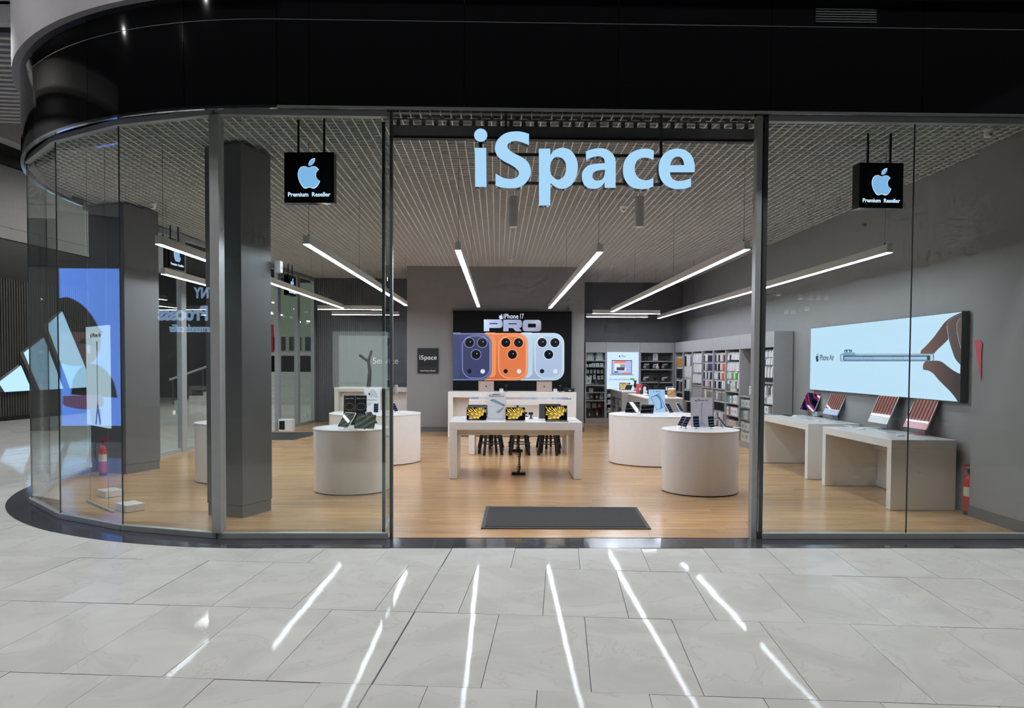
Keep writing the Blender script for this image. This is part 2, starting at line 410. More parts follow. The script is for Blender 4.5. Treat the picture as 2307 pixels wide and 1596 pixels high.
# ---- walls
def base_board(parent, segs, th=.015, h=.13):
    for a, b in segs: MB().slab(a, b, th, 0, h).build('baseboard', COLM, parent)
struct(MB().box(XR, XR + .2, YF - .05, BACK + .2, 0, 4.6).build('wall_right', WALL))
w = struct(MB().box(5.485, XR, YF + .02, 8.35, 0, 4.35).build('wall_right_pier', WALL))
base_board(w, [((5.48, YF + .02), (5.48, 8.35))])
w = struct(MB().box(-2.29, 2.21, 18.62, BACK, 0, 4.45).build('wall_centre', WALL))
base_board(w, [((-2.29, 18.612), (2.21, 18.612)), ((2.218, 18.62), (2.218, BACK)), ((-2.298, 18.62), (-2.298, 21.5))])
struct(MB().box(2.0, XR + .2, BACK, BACK + .2, 0, 4.6).build('wall_back_right', WALLD))
wl = struct(MB().box(LX(21.5) - .05, -2.2, 21.5, 21.7, 0, 4.6).build('wall_back_left', WALLD))
rb = MB(); x = LX(21.5) + .02
while x < -3.95: rb.box(x, x + .046, 21.488, 21.5, .14, 4.45); x += .06
o = rb.build('ribbed_cladding', M('rib_cladding_grey', (104, 104, 107), .5, noise=.03), wl); o['kind'] = 'stuff'
base_board(wl, [((LX(21.5) + .02, 21.465), (-2.3, 21.465))])
struct(MB().box(XR + .2, 9.0, YF - .02, YF + .3, 0, 4.22).build('wall_front_right', WALL))
# ---- columns (grey clad)
def column(name, p0, ang, wa, wb):
    """p0: nearest corner; faces run left by wa and right by wb"""
    ca, sa = math.cos(ang), math.sin(ang)
    dl = Vector((-ca, -sa)); dr = Vector((-sa, ca)); p0 = Vector(p0)
    q = [p0, p0 + dr * wb, p0 + dr * wb + dl * wa, p0 + dl * wa]
    o = struct(MB().prism([tuple(v) for v in q], .145, 4.16).build(name, COLM, bevel=.004))
    cc = sum(q, Vector((0, 0))) / 4
    MB().prism([tuple(v + (cc - v).normalized() * .012) for v in q], 0, .14).build('plinth', COLM, o)
    MB().prism([tuple(v + (cc - v).normalized() * .02) for v in q], .139, .146).build('shadow_gap', BLK, o)
    return o
column('wall_column_front', (-2.83, 8.17), math.radians(-22), .50, .50)
column('wall_column_left', (-5.72, 11.38), math.radians(-22), .74, .66)
# ---- open-cell ceiling: every blade its own piece
ce = sempty('ceiling')
MB().prism(STORE, 4.40, 4.6).build('plenum_slab', M('plenum_grey', (70, 68, 65), .8), ce)
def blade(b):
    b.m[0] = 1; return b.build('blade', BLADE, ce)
y = YF + .06
while y < BACK:
    xl = leftx(y) + .02; L = XR - xl
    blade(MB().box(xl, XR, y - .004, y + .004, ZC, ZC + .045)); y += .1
x = XR - .05
while x > -6.40:
    y0 = YF + .02
    for (x1, y1), (x2, y2) in zip(GP[1:], GP[2:]):
        if x2 <= x <= x1: y0 = y1 + (y2 - y1) * (x - x1) / (x2 - x1) + .02
    y1 = BACK
    if x < LX(BACK): y1 = 11.6 + (x + 6.42) / .109
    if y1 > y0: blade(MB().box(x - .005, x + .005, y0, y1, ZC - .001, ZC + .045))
    x -= .1
# ---- shop front: sills, headers, panes, posts
wn = [0]
def pane(a, b, z0, z1, name=None):
    wn[0] += 1
    return struct(MB().slab(a, b, .012, z0, z1).build('window_%d' % wn[0], GLASS))
tn = [2]
def trim(mb, mat, bevel=0.0):
    tn[0] += 1
    return struct(mb.build('trim_%d' % tn[0], mat, bevel=bevel))
FRONTSEG = [((XR, YF), (4.13, YF)), ((4.13, YF), (2.66, YF))] + list(zip(GP, GP[1:]))
def along(a, b, g):
    a, b = Vector(a), Vector(b); d = (b - a).normalized() * g; return (a + d, b - d)
for a, b in FRONTSEG:
    pane(*along(a, b, .004), .05, 4.17)
for a, b in [((5.95, YF), (2.66, YF))] + list(zip(GP, GP[1:])):
    trim(MB().slab(a, b, .07, .003, .062), ALU, .004)          # sill channel
    trim(MB().slab(a, b, .075, 4.145, 4.205), ALU, .003)       # head channel
trim(MB().box(-2.80, -2.71, YF - .05, YF + .10, .062, 4.145), ALU, .004)   # post at the first facet
GLASSD = glass_mat('door_glass_tinted', (.70, .80, .78), .35)
dr = sempty('door_1')
MB().slab((-1.132, YF + .06), (-1.172, 8.06), .014, .02, 4.05).build('door_leaf', GLASSD, dr)
MB().slab((-1.131, YF + .05), (-1.136, YF + .11), .03, .006, 4.12).build('stile', ALUD, dr); MB().slab((-1.132, YF + .06), (-1.172, 8.06), .03, .006, .07).build('bottom_rail', ALU, dr)
for a_ in (GP[2], GP[3], GP[4], GP[5], (4.13, YF)):
    trim(MB().lathe([(.007, .06), (.007, 4.15)], a_[0], a_[1], 8), M('dark_silicone', (46, 52, 52), .4))
trim(MB().box(-1.058, -1.03, YF - .04, YF + .03, 0, 4.2), ALUD, .003)
trim(MB().box(2.545, 2.60, YF - .04, YF + .06, 0, 4.2), ALU, .004)
trim(MB().box(2.602, 2.665, YF - .02, YF + .10, 0, 4.2), ALUD, .003)
trim(MB().box(2.612, 2.617, YF - .03, YF - .021, .06, 4.14), CHROME)
# left side glass wall with posts
ly = [11.6, 12.6, 14.35, 16.2, 18.9, 20.2, 21.5]
for y0, y1 in zip(ly, ly[1:]):
    if y0 == 16.2: continue                                   # open side entrance
    pane((LX(y0) + .004, y0 + .01), (LX(y1) - .004, y1 - .01), .05, 4.17)
for a, b in (((LX(11.6), 11.6), (LX(16.2), 16.2)), ((LX(18.9), 18.9), (LX(21.5), 21.5))):
    trim(MB().slab(a, b, .07, .0, .075), ALU, .004)
trim(MB().slab((LX(11.6), 11.6), (LX(21.5), 21.5), .09, 4.10, 4.2), ALU, .003)
for yy in (14.35, 16.2, 18.9, 20.2, 21.45):
    trim(MB().slab((LX(yy - .09), yy - .09), (LX(yy + .09), yy + .09), .10, .0, 4.14), ALU, .004)
# white dot stickers on the side glass
for px, py, r_ in ((391, 930, .045), (690, 936, .06)):
    p = UN(px, py, (LX(12), 12, 0), Vector((1, -.109, 0)).normalized())
    m_ = curve_mesh([circ(0, 0, r_)], .002)
    tag(put('round_sticker', m_, WHITEM, frame(p + Vector((.012, 0, 0)), (-.109, -.994, 0), (0, 0, 1))),
        'round white sticker on the side glass ' + ('near the tall grey column' if px < 500 else 'beside the back corner'), 'sticker')
# ---- roller grille over the doorway
rg = thing('roller_grille', 'dark grey slotted roller grille rolled up above the doorway', 'roller grille', (.78, 7.36, 3.99))
gx0, gx1, gy = -1.05, 2.56, 7.36
MB().box(gx0, gx1, gy - .03, gy + .03, 3.99, 4.10).build('bottom_bar', M('grille_bar_grey', (118, 120, 121), .45, metal=.1), rg, world=True, bevel=.004)
MB().box(gx0, gx1, gy - .036, gy + .036, 3.972, 3.99).build('rubber_seal', BLK, rg, world=True)
GRG = M('grille_grey', (112, 114, 115), .45, metal=.1)
for z in (4.165, 4.235): MB().box(gx0, gx1, gy - .012, gy + .012, z - .006, z + .006).build('slat_rod', GRG, rg, world=True)
lk = None; x = gx0 + .06
while x < gx1 - .05:
    for z0, z1, dx in ((4.10, 4.16, 0), (4.171, 4.23, .06)):
        if lk is None:
            lk = MB().box(-.019, .019, -.008, .008, 0, .06).build('link', GRG, rg, loc=(x + dx - .78, 0, z0 - 3.99))
        else: inst(lk, 'link', rg, (x + dx - .78, 0, z0 - 3.99))
    x += .124
# ---- black gloss fascia, curved round the corner
FC, FR = Vector((-2.05, 11.18)), 4.28
fa = sempty('wall_fascia')
def arcp(a, r): return (FC.x + r * math.cos(a), FC.y + r * math.sin(a))
sx = [9.0, 6.86, 5.42, 3.99, 2.55, 1.115, -.32, -1.755, -2.05]
for z0, z1 in ((4.13, 4.912), (4.92, 5.21)):
    for x1, x0 in zip(sx, sx[1:]):
        MB().box(x0 + .0025, x1 - .0025, 6.90, 6.94, z0, z1).build('panel', BLKG, fa)
    zz = z1 if z0 < 4.5 else 5.16
    ed = [-90, -102, -118, -134, -150, -166, -182]
    for a0, a1 in zip(ed, ed[1:]):
        aa = [math.radians(a0 - .05 + (a1 - a0 + .1) * k / 10) for k in range(11)]
        MB().prism([arcp(a, FR) for a in aa] + [arcp(a, FR - .04) for a in aa[::-1]], z0, zz).build('panel', BLKG, fa, smooth=True)
aa = [math.radians(-90 - 92 * k / 40) for k in range(41)]
MB().prism([arcp(a, FR + .004) for a in aa] + [arcp(a, FR - .03) for a in aa[::-1]], 4.105, 4.13).build('chrome_edge', CHROME, fa, smooth=True)
MB().box(-2.05, 9, 6.895, 6.93, 4.11, 4.13).build('chrome_edge', ALUD, fa)
MB().prism([arcp(a, FR - .03) for a in aa] + [arcp(a, FR - .30) for a in aa[::-1]], 4.215, 4.24).build('soffit', BLKG, fa, smooth=True)
MB().prism([(9, 6.94), (-2.05, 6.94), (-2.05, 7.4), (9, 7.4)], 4.22, 4.24).build('soffit', BLKG, fa)
MB().box(-2.05, 9, 6.95, 7.3, 4.24, 5.1).build('core', BLK, fa)
MB().prism([arcp(a, FR - .05) for a in aa] + [(LX(21), 21), (-1, 21), (-1, 7.2)], 4.62, 5.1).build('core', BLK, fa)
# white bulkhead storey above it
MB().prism([arcp(a, 4.36) for a in aa] + [arcp(a, 4.0) for a in aa[::-1]], 5.15, 8.9).build('bulkhead', WHB, fa, smooth=True)
MB().box(-2.05, 9, 6.82, 7.3, 5.21, 8.9).build('bulkhead', WHB, fa)
# left side fascia running back
MB().slab((-6.34, 11.15), (LX(21.5) - .1, 21.5), .05, 4.2, 5.2).build('panel', BLKG, fa)
MB().box(-2.05, 9, 6.899, 6.905, 4.913, 4.918).build('joint_strip', ALUD, fa)
MB().prism([arcp(a, FR + .0015) for a in aa] + [arcp(a, FR - .02) for a in aa[::-1]], 4.913, 4.918).build('joint_strip', ALUD, fa, smooth=True)
# air grille slots in the fascia, upper right
for k in range(6):
    a = U(1838, 20 + 5.6 * k, Y=6.897); b = U(1975, 20 + 5.6 * k, Y=6.897)
    MB().box(a.x, b.x, 6.896, 6.90, a.z - .004, a.z + .004).build('grille_slot', ALUD, fa)
# mall roof far above
struct(MB().box(-24, 14, -12, 48, 9.3, 9.5).build('ceiling_mall', M('mall_ceiling_grey', (92, 92, 94), .8)))
# ================================================================== LAMPS
LED = EM('led_diffuser', (234, 243, 255), 52.0)
HOUS = M('white_aluminium', (214, 212, 208), .45, noise=.02)
CORD = M('grey_cord', (120, 118, 115), .6)
ZL = 3.05
def linear_light(p, q, label, cords):
    """hanging bar light from p to q (floor plan), lit underside"""
    p, q = Vector(p), Vector(q); c = (p + q) / 2; d = (q - p); L = d.length; rz = math.atan2(d.y, d.x)
    t = thing('linear_pendant_light', label, 'pendant light', (c.x, c.y, ZL), rz, 'hanging bar lights of the shop')
    MB().box(-L / 2, L / 2, -.034, .034, .004, .10).build('housing', HOUS, t, bevel=.003)
    MB().box(-L / 2 + .004, L / 2 - .004, -.031, .031, 0, .006).build('diffuser', LED, t)
    for k in cords:
        x = -L / 2 + .12 + (L - .24) * k
        MB().tube([(x, 0, .10), (x, 0, ZC - ZL)], .0028, 6).build('cord', CORD, t)
        MB().lathe([(.009, 0), (.009, .02), (.004, .03)], x, 0, 10, cz=.10).build('cord_grip', BLK, t)
linear_light((-.46, 8.50), (-.44, 17.0), 'white bar light above the front table, left of the big hanging sign', (0, .5, 1))
linear_light((1.19, 8.55), (1.23, 17.3), 'white bar light running towards the right edge of the phone poster', (0, .5, 1))
linear_light((2.82, 8.27), (2.86, 18.3), 'white bar light over the round tables on the right', (0, .35, .7, 1))
linear_light((4.52, 8.40), (4.58, 20.8), 'longest white bar light, beside the right wall over the computer desks', (0, .35, .7, 1))
linear_light((-2.11, 8.15), (-2.08, 16.75), 'white bar light over the round tables left of the doorway', (0, .35, .7, 1))
linear_light((-3.77, 8.25), (-3.72, 17.7), 'white bar light passing behind the tall grey column', (0, .35, .7, 1))
linear_light((-4.98, 11.05), (-4.95, 15.5), 'short white bar light nearest the side glass, below the others on the left', (0, .5, 1))
def cross_light(x0, x1, y, lab):
    a, b = U(x0, y, Z=ZL), U(x1, y, Z=ZL); linear_light((a.x, a.y), (b.x, a.y), lab, (0, .5, 1))
cross_light(1335, 1490, 707, 'white crosswise bar light over the grey islands, nearer of the right pair')
cross_light(1321, 1462, 714.5, 'white crosswise bar light by the back cabinets, farther of the right pair')
cross_light(716, 858, 697.5, 'white crosswise bar light before the service wall, nearer of the left pair')
cross_light(748, 897, 709.5, 'white crosswise bar light before the service wall, farther of the left pair')
for px, lab in ((1157, 'grey cylinder pendant hanging under the letter S of the big sign'), (1440.5, 'grey cylinder pendant hanging under the letter c of the big sign')):
    p = U(px, 512, Y=10.0)
    t = thing('cylinder_pendant', lab, 'pendant light', p, 0, 'cylinder pendants')
    MB().lathe([(.060, 0), (.064, .004), (.064, .405), (.058, .41)], n=28).build('shade', M('warm_grey_metal', (172, 171, 169), .5), t, smooth=True)
    MB().lathe([(.05, -.002), (.05, .003)], n=20).build('lens', WHITEM, t)
    MB().tube([(0, 0, .41), (0, 0, ZC - p.z)], .003, 6).build('cord', BLK, t)
# ================================================================== SIGNS
SIGNB = EM('sign_face_blue_white', (168, 215, 248), 1.0)
def extr_sign(name, loops, y, depth, parent):
    """glowing letter: lit face, dark steel returns"""
    me = curve_mesh(loops, depth)
    me.materials.append(SIGNB); me.materials.append(M('dark_mirror_return', (40, 40, 42), .12, metal=.9))
    for p in me.polygons: p.material_index = 0 if p.normal.z > .7 else 1
    me.transform(frame((0, y + depth / 2, 0), (1, 0, 0), (0, 0, 1)))
    o = bpy.data.objects.new(name, me); col.objects.link(o); o.parent = parent; o.matrix_parent_inverse = parent.matrix_basis.inverted()
    return o
YS = 7.02
def z1(pts): return [(U(1050 + p[0] / 7.979, 280 + p[1] / 7.979, Y=YS).x, U(1050 + p[0] / 7.979, 280 + p[1] / 7.979, Y=YS).z) + tuple(p[2:]) for p in pts]
def z2(pts): return [(U(1290 + p[0] / 7.69, 280 + p[1] / 7.69, Y=YS).x, U(1290 + p[0] / 7.69, 280 + p[1] / 7.69, Y=YS).z) + tuple(p[2:]) for p in pts]
c_ = 1
L_i = [cr(z1([(155, 425, 1), (362, 425, 1), (368, 1128, 1), (165, 1128, 1)])), cr(z1(circ(263, 197, 119, 12)))]
L_S = [cr(z1([(1132, 175, 1), (1020, 140), (900, 128), (750, 148), (640, 205), (555, 300), (520, 410), (530, 500), (580, 590), (680, 665), (800, 728), (900, 795), (948, 860), (945, 910), (910, 955), (840, 980), (760, 982), (650, 955), (530, 888, 1), (528, 1100, 1), (640, 1140), (790, 1152), (940, 1140), (1060, 1070), (1140, 960), (1165, 850), (1140, 730), (1070, 640), (960, 570), (850, 515), (770, 455), (742, 395), (770, 340), (840, 308), (920, 305), (1030, 335), (1130, 375, 1)]))]
L_p = [cr(z1([(1308, 440, 1), (1512, 440, 1), (1518, 555, 1), (1580, 475), (1680, 430), (1770, 425), (1880, 470), (1960, 570), (2005, 700), (2005, 830), (1975, 960), (1900, 1085), (1800, 1150), (1700, 1160), (1600, 1125), (1520, 1060, 1), (1512, 1462, 1), (1310, 1462, 1)])),
       cr(z1([(1655, 590), (1730, 615), (1785, 690), (1797, 790), (1780, 890), (1735, 960), (1660, 998), (1590, 970), (1530, 900), (1512, 790), (1530, 680), (1590, 605)]))]
L_a = [cr(z2([(230, 470, 1), (350, 430), (480, 415), (600, 440), (690, 510), (740, 600), (748, 720), (744, 1103, 1), (555, 1103, 1), (555, 1005, 1), (500, 1075), (430, 1112), (370, 1120), (270, 1105), (190, 1030), (160, 910), (180, 810), (250, 730), (340, 695), (560, 672, 1), (548, 610), (510, 570), (440, 555), (340, 575), (232, 620, 1)])),
       cr(z2([(560, 788, 1), (450, 800), (370, 830), (340, 890), (355, 940), (400, 975), (440, 978), (510, 955), (550, 890)]))]
L_c = [cr(z2([(1410, 462, 1), (1330, 430), (1250, 423), (1120, 445), (990, 515), (900, 640), (872, 780), (890, 920), (960, 1040), (1060, 1105), (1180, 1125), (1300, 1115), (1398, 1080, 1), (1400, 930, 1), (1320, 965), (1240, 970), (1150, 935), (1095, 860), (1075, 770), (1095, 670), (1150, 605), (1230, 580), (1320, 590), (1402, 620, 1)]))]
L_e = [cr(z2([(2113, 833, 1), (1690, 833, 1), (1700, 900), (1750, 960), (1830, 982), (1930, 975), (2052, 940, 1), (2052, 1080, 1), (1950, 1115), (1830, 1125), (1700, 1105), (1580, 1030), (1510, 910), (1490, 770), (1510, 640), (1580, 520), (1690, 445), (1820, 422), (1950, 450), (2060, 540), (2110, 670), (2118, 760)])),
       cr(z2([(1690, 710, 1), (1720, 630), (1770, 575), (1825, 562), (1880, 580), (1920, 640), (1932, 710, 1)]))]
sg = thing('illuminated_letter_sign', 'big pale blue lit letters hung over the open doorway', 'sign', (U(1315, 400, Y=YS).x, YS + .06, U(1315, 463, Y=YS).z))
for nm, lp in (('letter_i', L_i), ('letter_s', L_S), ('letter_p', L_p), ('letter_a', L_a), ('letter_c', L_c), ('letter_e', L_e)):
    extr_sign(nm, lp, YS, .09, sg)
for y in (351, 415):
    a, b = U(1100, y - 1, Y=YS + .11), U(1520, y + 1, Y=YS + .11)
    MB().box(a.x, b.x, YS + .092, YS + .13, (a.z + b.z) / 2 - .014, (a.z + b.z) / 2 + .014).build('rail', ALUD, sg, world=True)
a, b = U(1083, 316, Y=YS + .05), U(1083, 336, Y=YS + .05)
MB().box(a.x - .014, a.x + .014, YS + .03, YS + .06, b.z - .02, a.z + .02).build('dot_stalk', BLK, sg, world=True)
for px in (1140, 1490):
    a, b = U(px, 250, Y=YS + .11), U(px, 352, Y=YS + .11)
    MB().box(a.x - .011, a.x + .011, YS + .095, YS + .125, b.z, 4.22).build('hanger', ALUD, sg, world=True)
# hanging cube signs
EMBL = EM('emblem_blue', (136, 190, 240), 1.0); EMBW = EM('emblem_rim_white', (205, 232, 255), 1.3); TXTW = EM('sign_text_white', (205, 228, 255), 1.2)
def cube_sign(loc, w, depth, rz, label, both=True):
    t = thing('hanging_cube_sign', label, 'sign', loc, rz, 'square black hanging signs')
    cs_ = MB().box(-w / 2, w / 2, -depth / 2, depth / 2, 0, w).build('case', M('black_acrylic', (10, 11, 14), .12), t, bevel=.003)
    for s in ((-1, 1) if both else (-1,)):
        fr = frame((0, s * (depth / 2 + .002), 0), (-s, 0, 0), (0, 0, 1))
        sh = Matrix.Translation((0, w * .58, 0))
        put('emblem', curve_mesh(apple(w * .60), .003), EMBW, fr @ sh, cs_, False)
        put('emblem', curve_mesh([[(x * .955, y * .955) for x, y in lp] for lp in apple(w * .60)], .0045), EMBL, fr @ sh, cs_, False)
        put('lettering', text_mesh('Premium  Reseller', w * .118, .003, .0013), TXTW, fr @ Matrix.Translation((0, w * .125, 0)) @ Matrix.Diagonal((.97, 1, 1, 1)), cs_, False)
    for x in (-.24 * w, .28 * w):
        MB().box(x - .009, x + .009, -.009, .009, w, ZC - loc[2] + .03).build('hanger_rod', BLK, t)
    return t
a = U(694, 458, Y=7.42); cube_sign((a.x, 7.52, a.z + .015), .505, .10, math.radians(-3), 'black cube sign with lit apple emblem, left of the doorway')
a = U(1987, 470, Y=7.68); cube_sign((a.x, 7.78, a.z + .01), .475, .15, math.radians(2), 'black cube sign with lit apple emblem, right of the doorway')
wr = math.radians(83.8)
cube_sign((-5.86, 13.45, 3.42), .5, .12, wr, 'black cube sign hanging by the side glass behind the left bar lights')
cube_sign((-5.22, 18.6, 3.42), .5, .12, wr, 'black cube sign hanging at the far end of the side glass')
# plaque on the centre wall
a, b = U(941, 841, Y=18.6), U(988, 785, Y=18.6)
pq = thing('wall_plaque', 'small black plaque with white shop name on the centre wall', 'plaque', ((a.x + b.x) / 2, 18.6, a.z))
MB().box(a.x, b.x, 18.57, 18.618, a.z, b.z).build('board', M('plaque_black', (16, 16, 18), .35), pq, world=True, bevel=.003)
cx, hw = (a.x + b.x) / 2, b.x - a.x
LW = [lp for g in (L_i, L_S, L_p, L_a, L_c, L_e) for lp in g]; lx0, lx1 = min(q[0] for l_ in LW for q in l_), max(q[0] for l_ in LW for q in l_); lz0 = min(q[1] for q in L_a[0]); kk = .84 * hw / (lx1 - lx0)
for g in (L_i, L_S, L_p, L_a, L_c, L_e): put('lettering', curve_mesh([[((q[0] - (lx0 + lx1) / 2) * kk, (q[1] - lz0) * kk) for q in lp] for lp in g], .002), WHITEM, FRONT((cx, 18.567, a.z + .34)), pq)
put('lettering', text_mesh('Apple Premium Reseller', .045, .002, .0008), WHITEM, FRONT((cx, 18.567, a.z + .045)) @ Matrix.Diagonal((.9, 1.1, 1, 1)), pq)
MB().box(a.x, b.x, 18.566, 18.57, a.z + .125, a.z + .133).build('rule_line', M('rule_grey', (80, 80, 84), .5), pq, world=True)
# service lettering on the left back wall
a = U(868, 820, Y=21.4)
tag(put('wall_lettering', text_mesh('Service', .26, .02, .002), WHITEM, FRONT((a.x, 21.45, a.z))), 'white raised word on the dark wall behind the service desk', 'lettering')
# vinyl lettering on the front glass
for s_, px, py, sz, lab in (('iSpace Apple Premium Reseller', 760, 865.5, 818.5, 'top line of white vinyl lettering on the left front glass'),
                            ('Режим роботи магазину', 760, 881.5, 805, 'middle line of white vinyl lettering on the left front glass'),
                            ('Пн-Нд 10:00-22:00', 760, 891.5, 826, 'bottom line of white vinyl lettering, opening hours on the left front glass')):
    p = U(px, py, Y=YF - .008); me = text_mesh(s_, 1, .001, 0, 'LEFT'); kk = (U(sz, py, Y=YF - .008).x - p.x) / max(v.co.x for v in me.vertices)
    tag(put('vinyl_lettering', me, M('white_vinyl', (190, 196, 194), .5), FRONT(p) @ Matrix.Diagonal((kk, kk, 1, 1))), lab, 'lettering')
# ================================================================== LIT POSTERS
# --- phone poster on the centre wall
YP = 18.50
def pz(pts):
    r = []
    for p in pts:
        w_ = U(1010 + p[0] / 7.955, 690 + p[1] / 7.955, Y=YP); r.append((w_.x, w_.z) + tuple(p[2:]))
    return r
a, b = U(1020.5, 882, Y=YP), U(1288, 702.5, Y=YP)
po = thing('phone_lightbox', 'large black lit poster with three phones in blue, orange and silver', 'poster', ((a.x + b.x) / 2, 18.6, a.z))
MB().box(a.x, b.x, YP, 18.615, a.z, b.z).build('case', M('poster_black', (9, 10, 13), .6, spec=.2), po, world=True, bevel=.003)
def pp(name, loops, mat, layer, par=None): return put(name, curve_mesh([pz(lp) for lp in loops], .002), mat, frame((0, YP - .0015 - .0022 * layer, 0), (1, 0, 0), (0, 0, 1)), par or po, par is None)
zt, zb = b.z, a.z
def phone(dx, x0, cb, cb2, cp, cp2, rim, glas, layer, nm):
    R = 190
    pb = pp('phone_body', [rrect(x0, 482, dx + 778, 1335, R, 8, (1, 0, 0, 1))], EM(nm + '_body', cb, 1, (cb2, 'Z', zt - .3, zb + .1)), layer)
    pp('phone_rim', [rrect(x0, 490, dx + 770, 1326, R - 8, 8, (1, 0, 0, 1)), rrect(x0 + 1, 506, dx + 752, 1310, R - 24, 8, (1, 0, 0, 1))], EM(nm + '_rim', rim, 1), layer + .4, pb)
    pp('button', [[(x0 + 30 if x0 > 90 else x0, 474), (x0 + 205 if x0 > 90 else x0 + 135, 474), (x0 + 205 if x0 > 90 else x0 + 135, 484), (x0 + 30 if x0 > 90 else x0, 484)]], EM(nm + '_rim', rim, 1), layer + .4, pb)
    pp('back_glass', [rrect(x0 + 1, 540, dx + 205, 1280, 90, 8, (1, 0, 0, 1))], EM(nm + '_glass', glas, 1), layer + .5, pb)
    pp('camera_plateau_rim', [rrect(dx + 246, 528, dx + 750, 1298, 185, 8)], EM(nm + '_rim', rim, 1), layer + .8, pb)
    pp('camera_plateau', [rrect(dx + 262, 544, dx + 736, 1284, 172, 8)], EM(nm + '_plateau', cp, 1, (cp2, 'Z', zt - .35, zb + .3)), layer + 1.1, pb)
    for k, (lx, ly) in enumerate(((380, 655), (608, 657), (497, 868))):
        pp('lens_ring', [circ(dx + lx, ly, 95, 28)], EM(nm + '_rim', rim, 1), layer + 1.4, pb)
        pp('lens', [circ(dx + lx, ly, 82, 28)], EM('lens_black', (26, 27, 31), 1), layer + 1.7, pb)
        pp('lens_inner', [circ(dx + lx + 4, ly, 52, 24)], EM('lens_inner', (16, 17, 20), 1), layer + 2.0, pb)
        pp('lens_glint', [circ(dx + lx + 14, ly - 14, 9, 10)], EM('lens_glint', (235, 235, 240), 1), layer + 2.3, pb)
    pp('scanner', [circ(dx + 378, 1168, 39, 20)], EM('lens_black', (26, 27, 31), 1), layer + 1.4, pb)
    pp('flash', [circ(dx + 617, 1170, 41, 20)], EM('flash_white', (222, 226, 232), 1), layer + 1.4, pb)
    pp('microphone', [circ(dx + 494, 1170, 6, 8)], EM('lens_black', (26, 27, 31), 1), layer + 1.4, pb)
phone(1302, 1290, (196, 220, 238), (150, 164, 186), (178, 198, 224), (172, 190, 222), (206, 228, 242), (186, 214, 236), 0, 'silver_phone')
phone(650, 640, (238, 140, 88), (196, 98, 60), (226, 122, 72), (222, 126, 80), (250, 170, 126), (240, 148, 90), 3, 'orange_phone')
phone(0, 87, (78, 84, 124), (58, 64, 96), (66, 70, 98), (62, 68, 108), (128, 138, 190), (66, 74, 116), 6, 'blue_phone')
PRO = EM('pro_lettering', (186, 204, 244), 1, ((138, 138, 158), 'X', pz([(640, 0)])[0][0], pz([(1660, 0)])[0][0]))
pp('lettering', [cr([(637, 240, 1), (915, 240, 1), (955, 252), (972, 290, 1), (972, 345, 1), (955, 380), (920, 392, 1), (735, 392, 1), (735, 452, 1), (637, 452, 1)], 4), [(735, 306), (880, 306), (880, 323), (735, 323)]], PRO, 1)
pp('lettering', [cr([(985, 243, 1), (1262, 243, 1), (1304, 255), (1320, 292, 1), (1320, 348, 1), (1305, 382), (1268, 394, 1), (1318, 452, 1), (1210, 452, 1), (1155, 394, 1), (1080, 394, 1), (1080, 452, 1), (985, 452, 1)], 4), [(1080, 309), (1225, 309), (1225, 326), (1080, 326)]], PRO, 1)
pp('lettering', [rrect(1333, 247, 1665, 454, 56), rrect(1427, 315, 1570, 384, 10)], PRO, 1)
IPW = EM('title_white', (212, 220, 246), 1)
for s_, x0, x1 in (('iPhone', 985, 1255), ('17', 1275, 1352)):
    q = pz([(x0, 222), (x1, 222)]); tm_ = text_mesh(s_, .155, .002, .0022, 'LEFT'); wd_ = max(v.co.x for v in tm_.vertices)
    put('lettering', tm_, IPW, FRONT((q[0][0], YP - .004, q[0][1])) @ Matrix.Diagonal(((q[1][0] - q[0][0]) / wd_, 1.1, 1, 1)), po)
q = pz([(944, 190)])[0]; put('emblem', curve_mesh(apple(.135), .002), IPW, FRONT((q[0], YP - .004, q[1])), po)
# --- wide lit panel on the right wall
XA = 5.505
def az(pts, x0=1870, y0=690, k=6.94):
    r = []
    for p in pts:
        w_ = U(x0 + p[0] / k, y0 + p[1] / k, X=XA); r.append((-w_.y, w_.z) + tuple(p[2:]))
    return r
nr, fa_ = U(2169, 800, X=XA).y, U(1825.5, 800, X=XA).y
ztop, zbot = U(2169, 701, X=XA).z, U(2164, 908, X=XA).z
pa = thing('wide_lightbox', 'wide pale blue lit panel with a hand pinching a thin phone, on the right wall', 'poster', (5.55, (nr + fa_) / 2, zbot))
MB().box(XA + .002, XR, nr, fa_, zbot, ztop).build('case', M('lightbox_case', (96, 97, 98), .4, metal=.4), pa, world=True, bevel=.002)
MB().box(XA, XA + .002, nr + .012, fa_ - .008, zbot + .012, ztop - .010).build('print', EM('panel_sky_blue', (188, 219, 242), 1.2), pa, world=True)
MB().box(XA - .022, XA + .002, nr - .001, nr + .006, zbot, ztop).build('case_lip', MATS['lightbox_case'], pa, world=True)
AF = lambda d: frame((XA - .0012 - .002 * d, 0, 0), (0, -1, 0), (0, 0, 1))
def ap(name, loops, mat, layer): return put(name, curve_mesh([az(lp) for lp in loops], .0016), mat, AF(layer), pa)
RS = EM('rim_line_light', (150, 128, 124), 1)
SK = lambda nm, c, c2, lo, hi, ax='Y': EM(nm, c, 1, (c2, ax, lo, hi))
yl = U(1870 + 1415 / 6.94, 800, X=XA).y
ap('index_finger', [cr([(1415, 745, 1), (1428, 695), (1490, 635), (1560, 560), (1640, 465), (1720, 355), (1800, 250), (1880, 185), (1970, 135), (2088, 84, 1), (2088, 106, 1), (1930, 175), (1850, 240), (1828, 320), (1840, 420), (1852, 515, 1), (1780, 590), (1690, 672), (1625, 745, 1)])], SK('skin_index', (72, 62, 62), (124, 98, 94), nr, yl), 0)
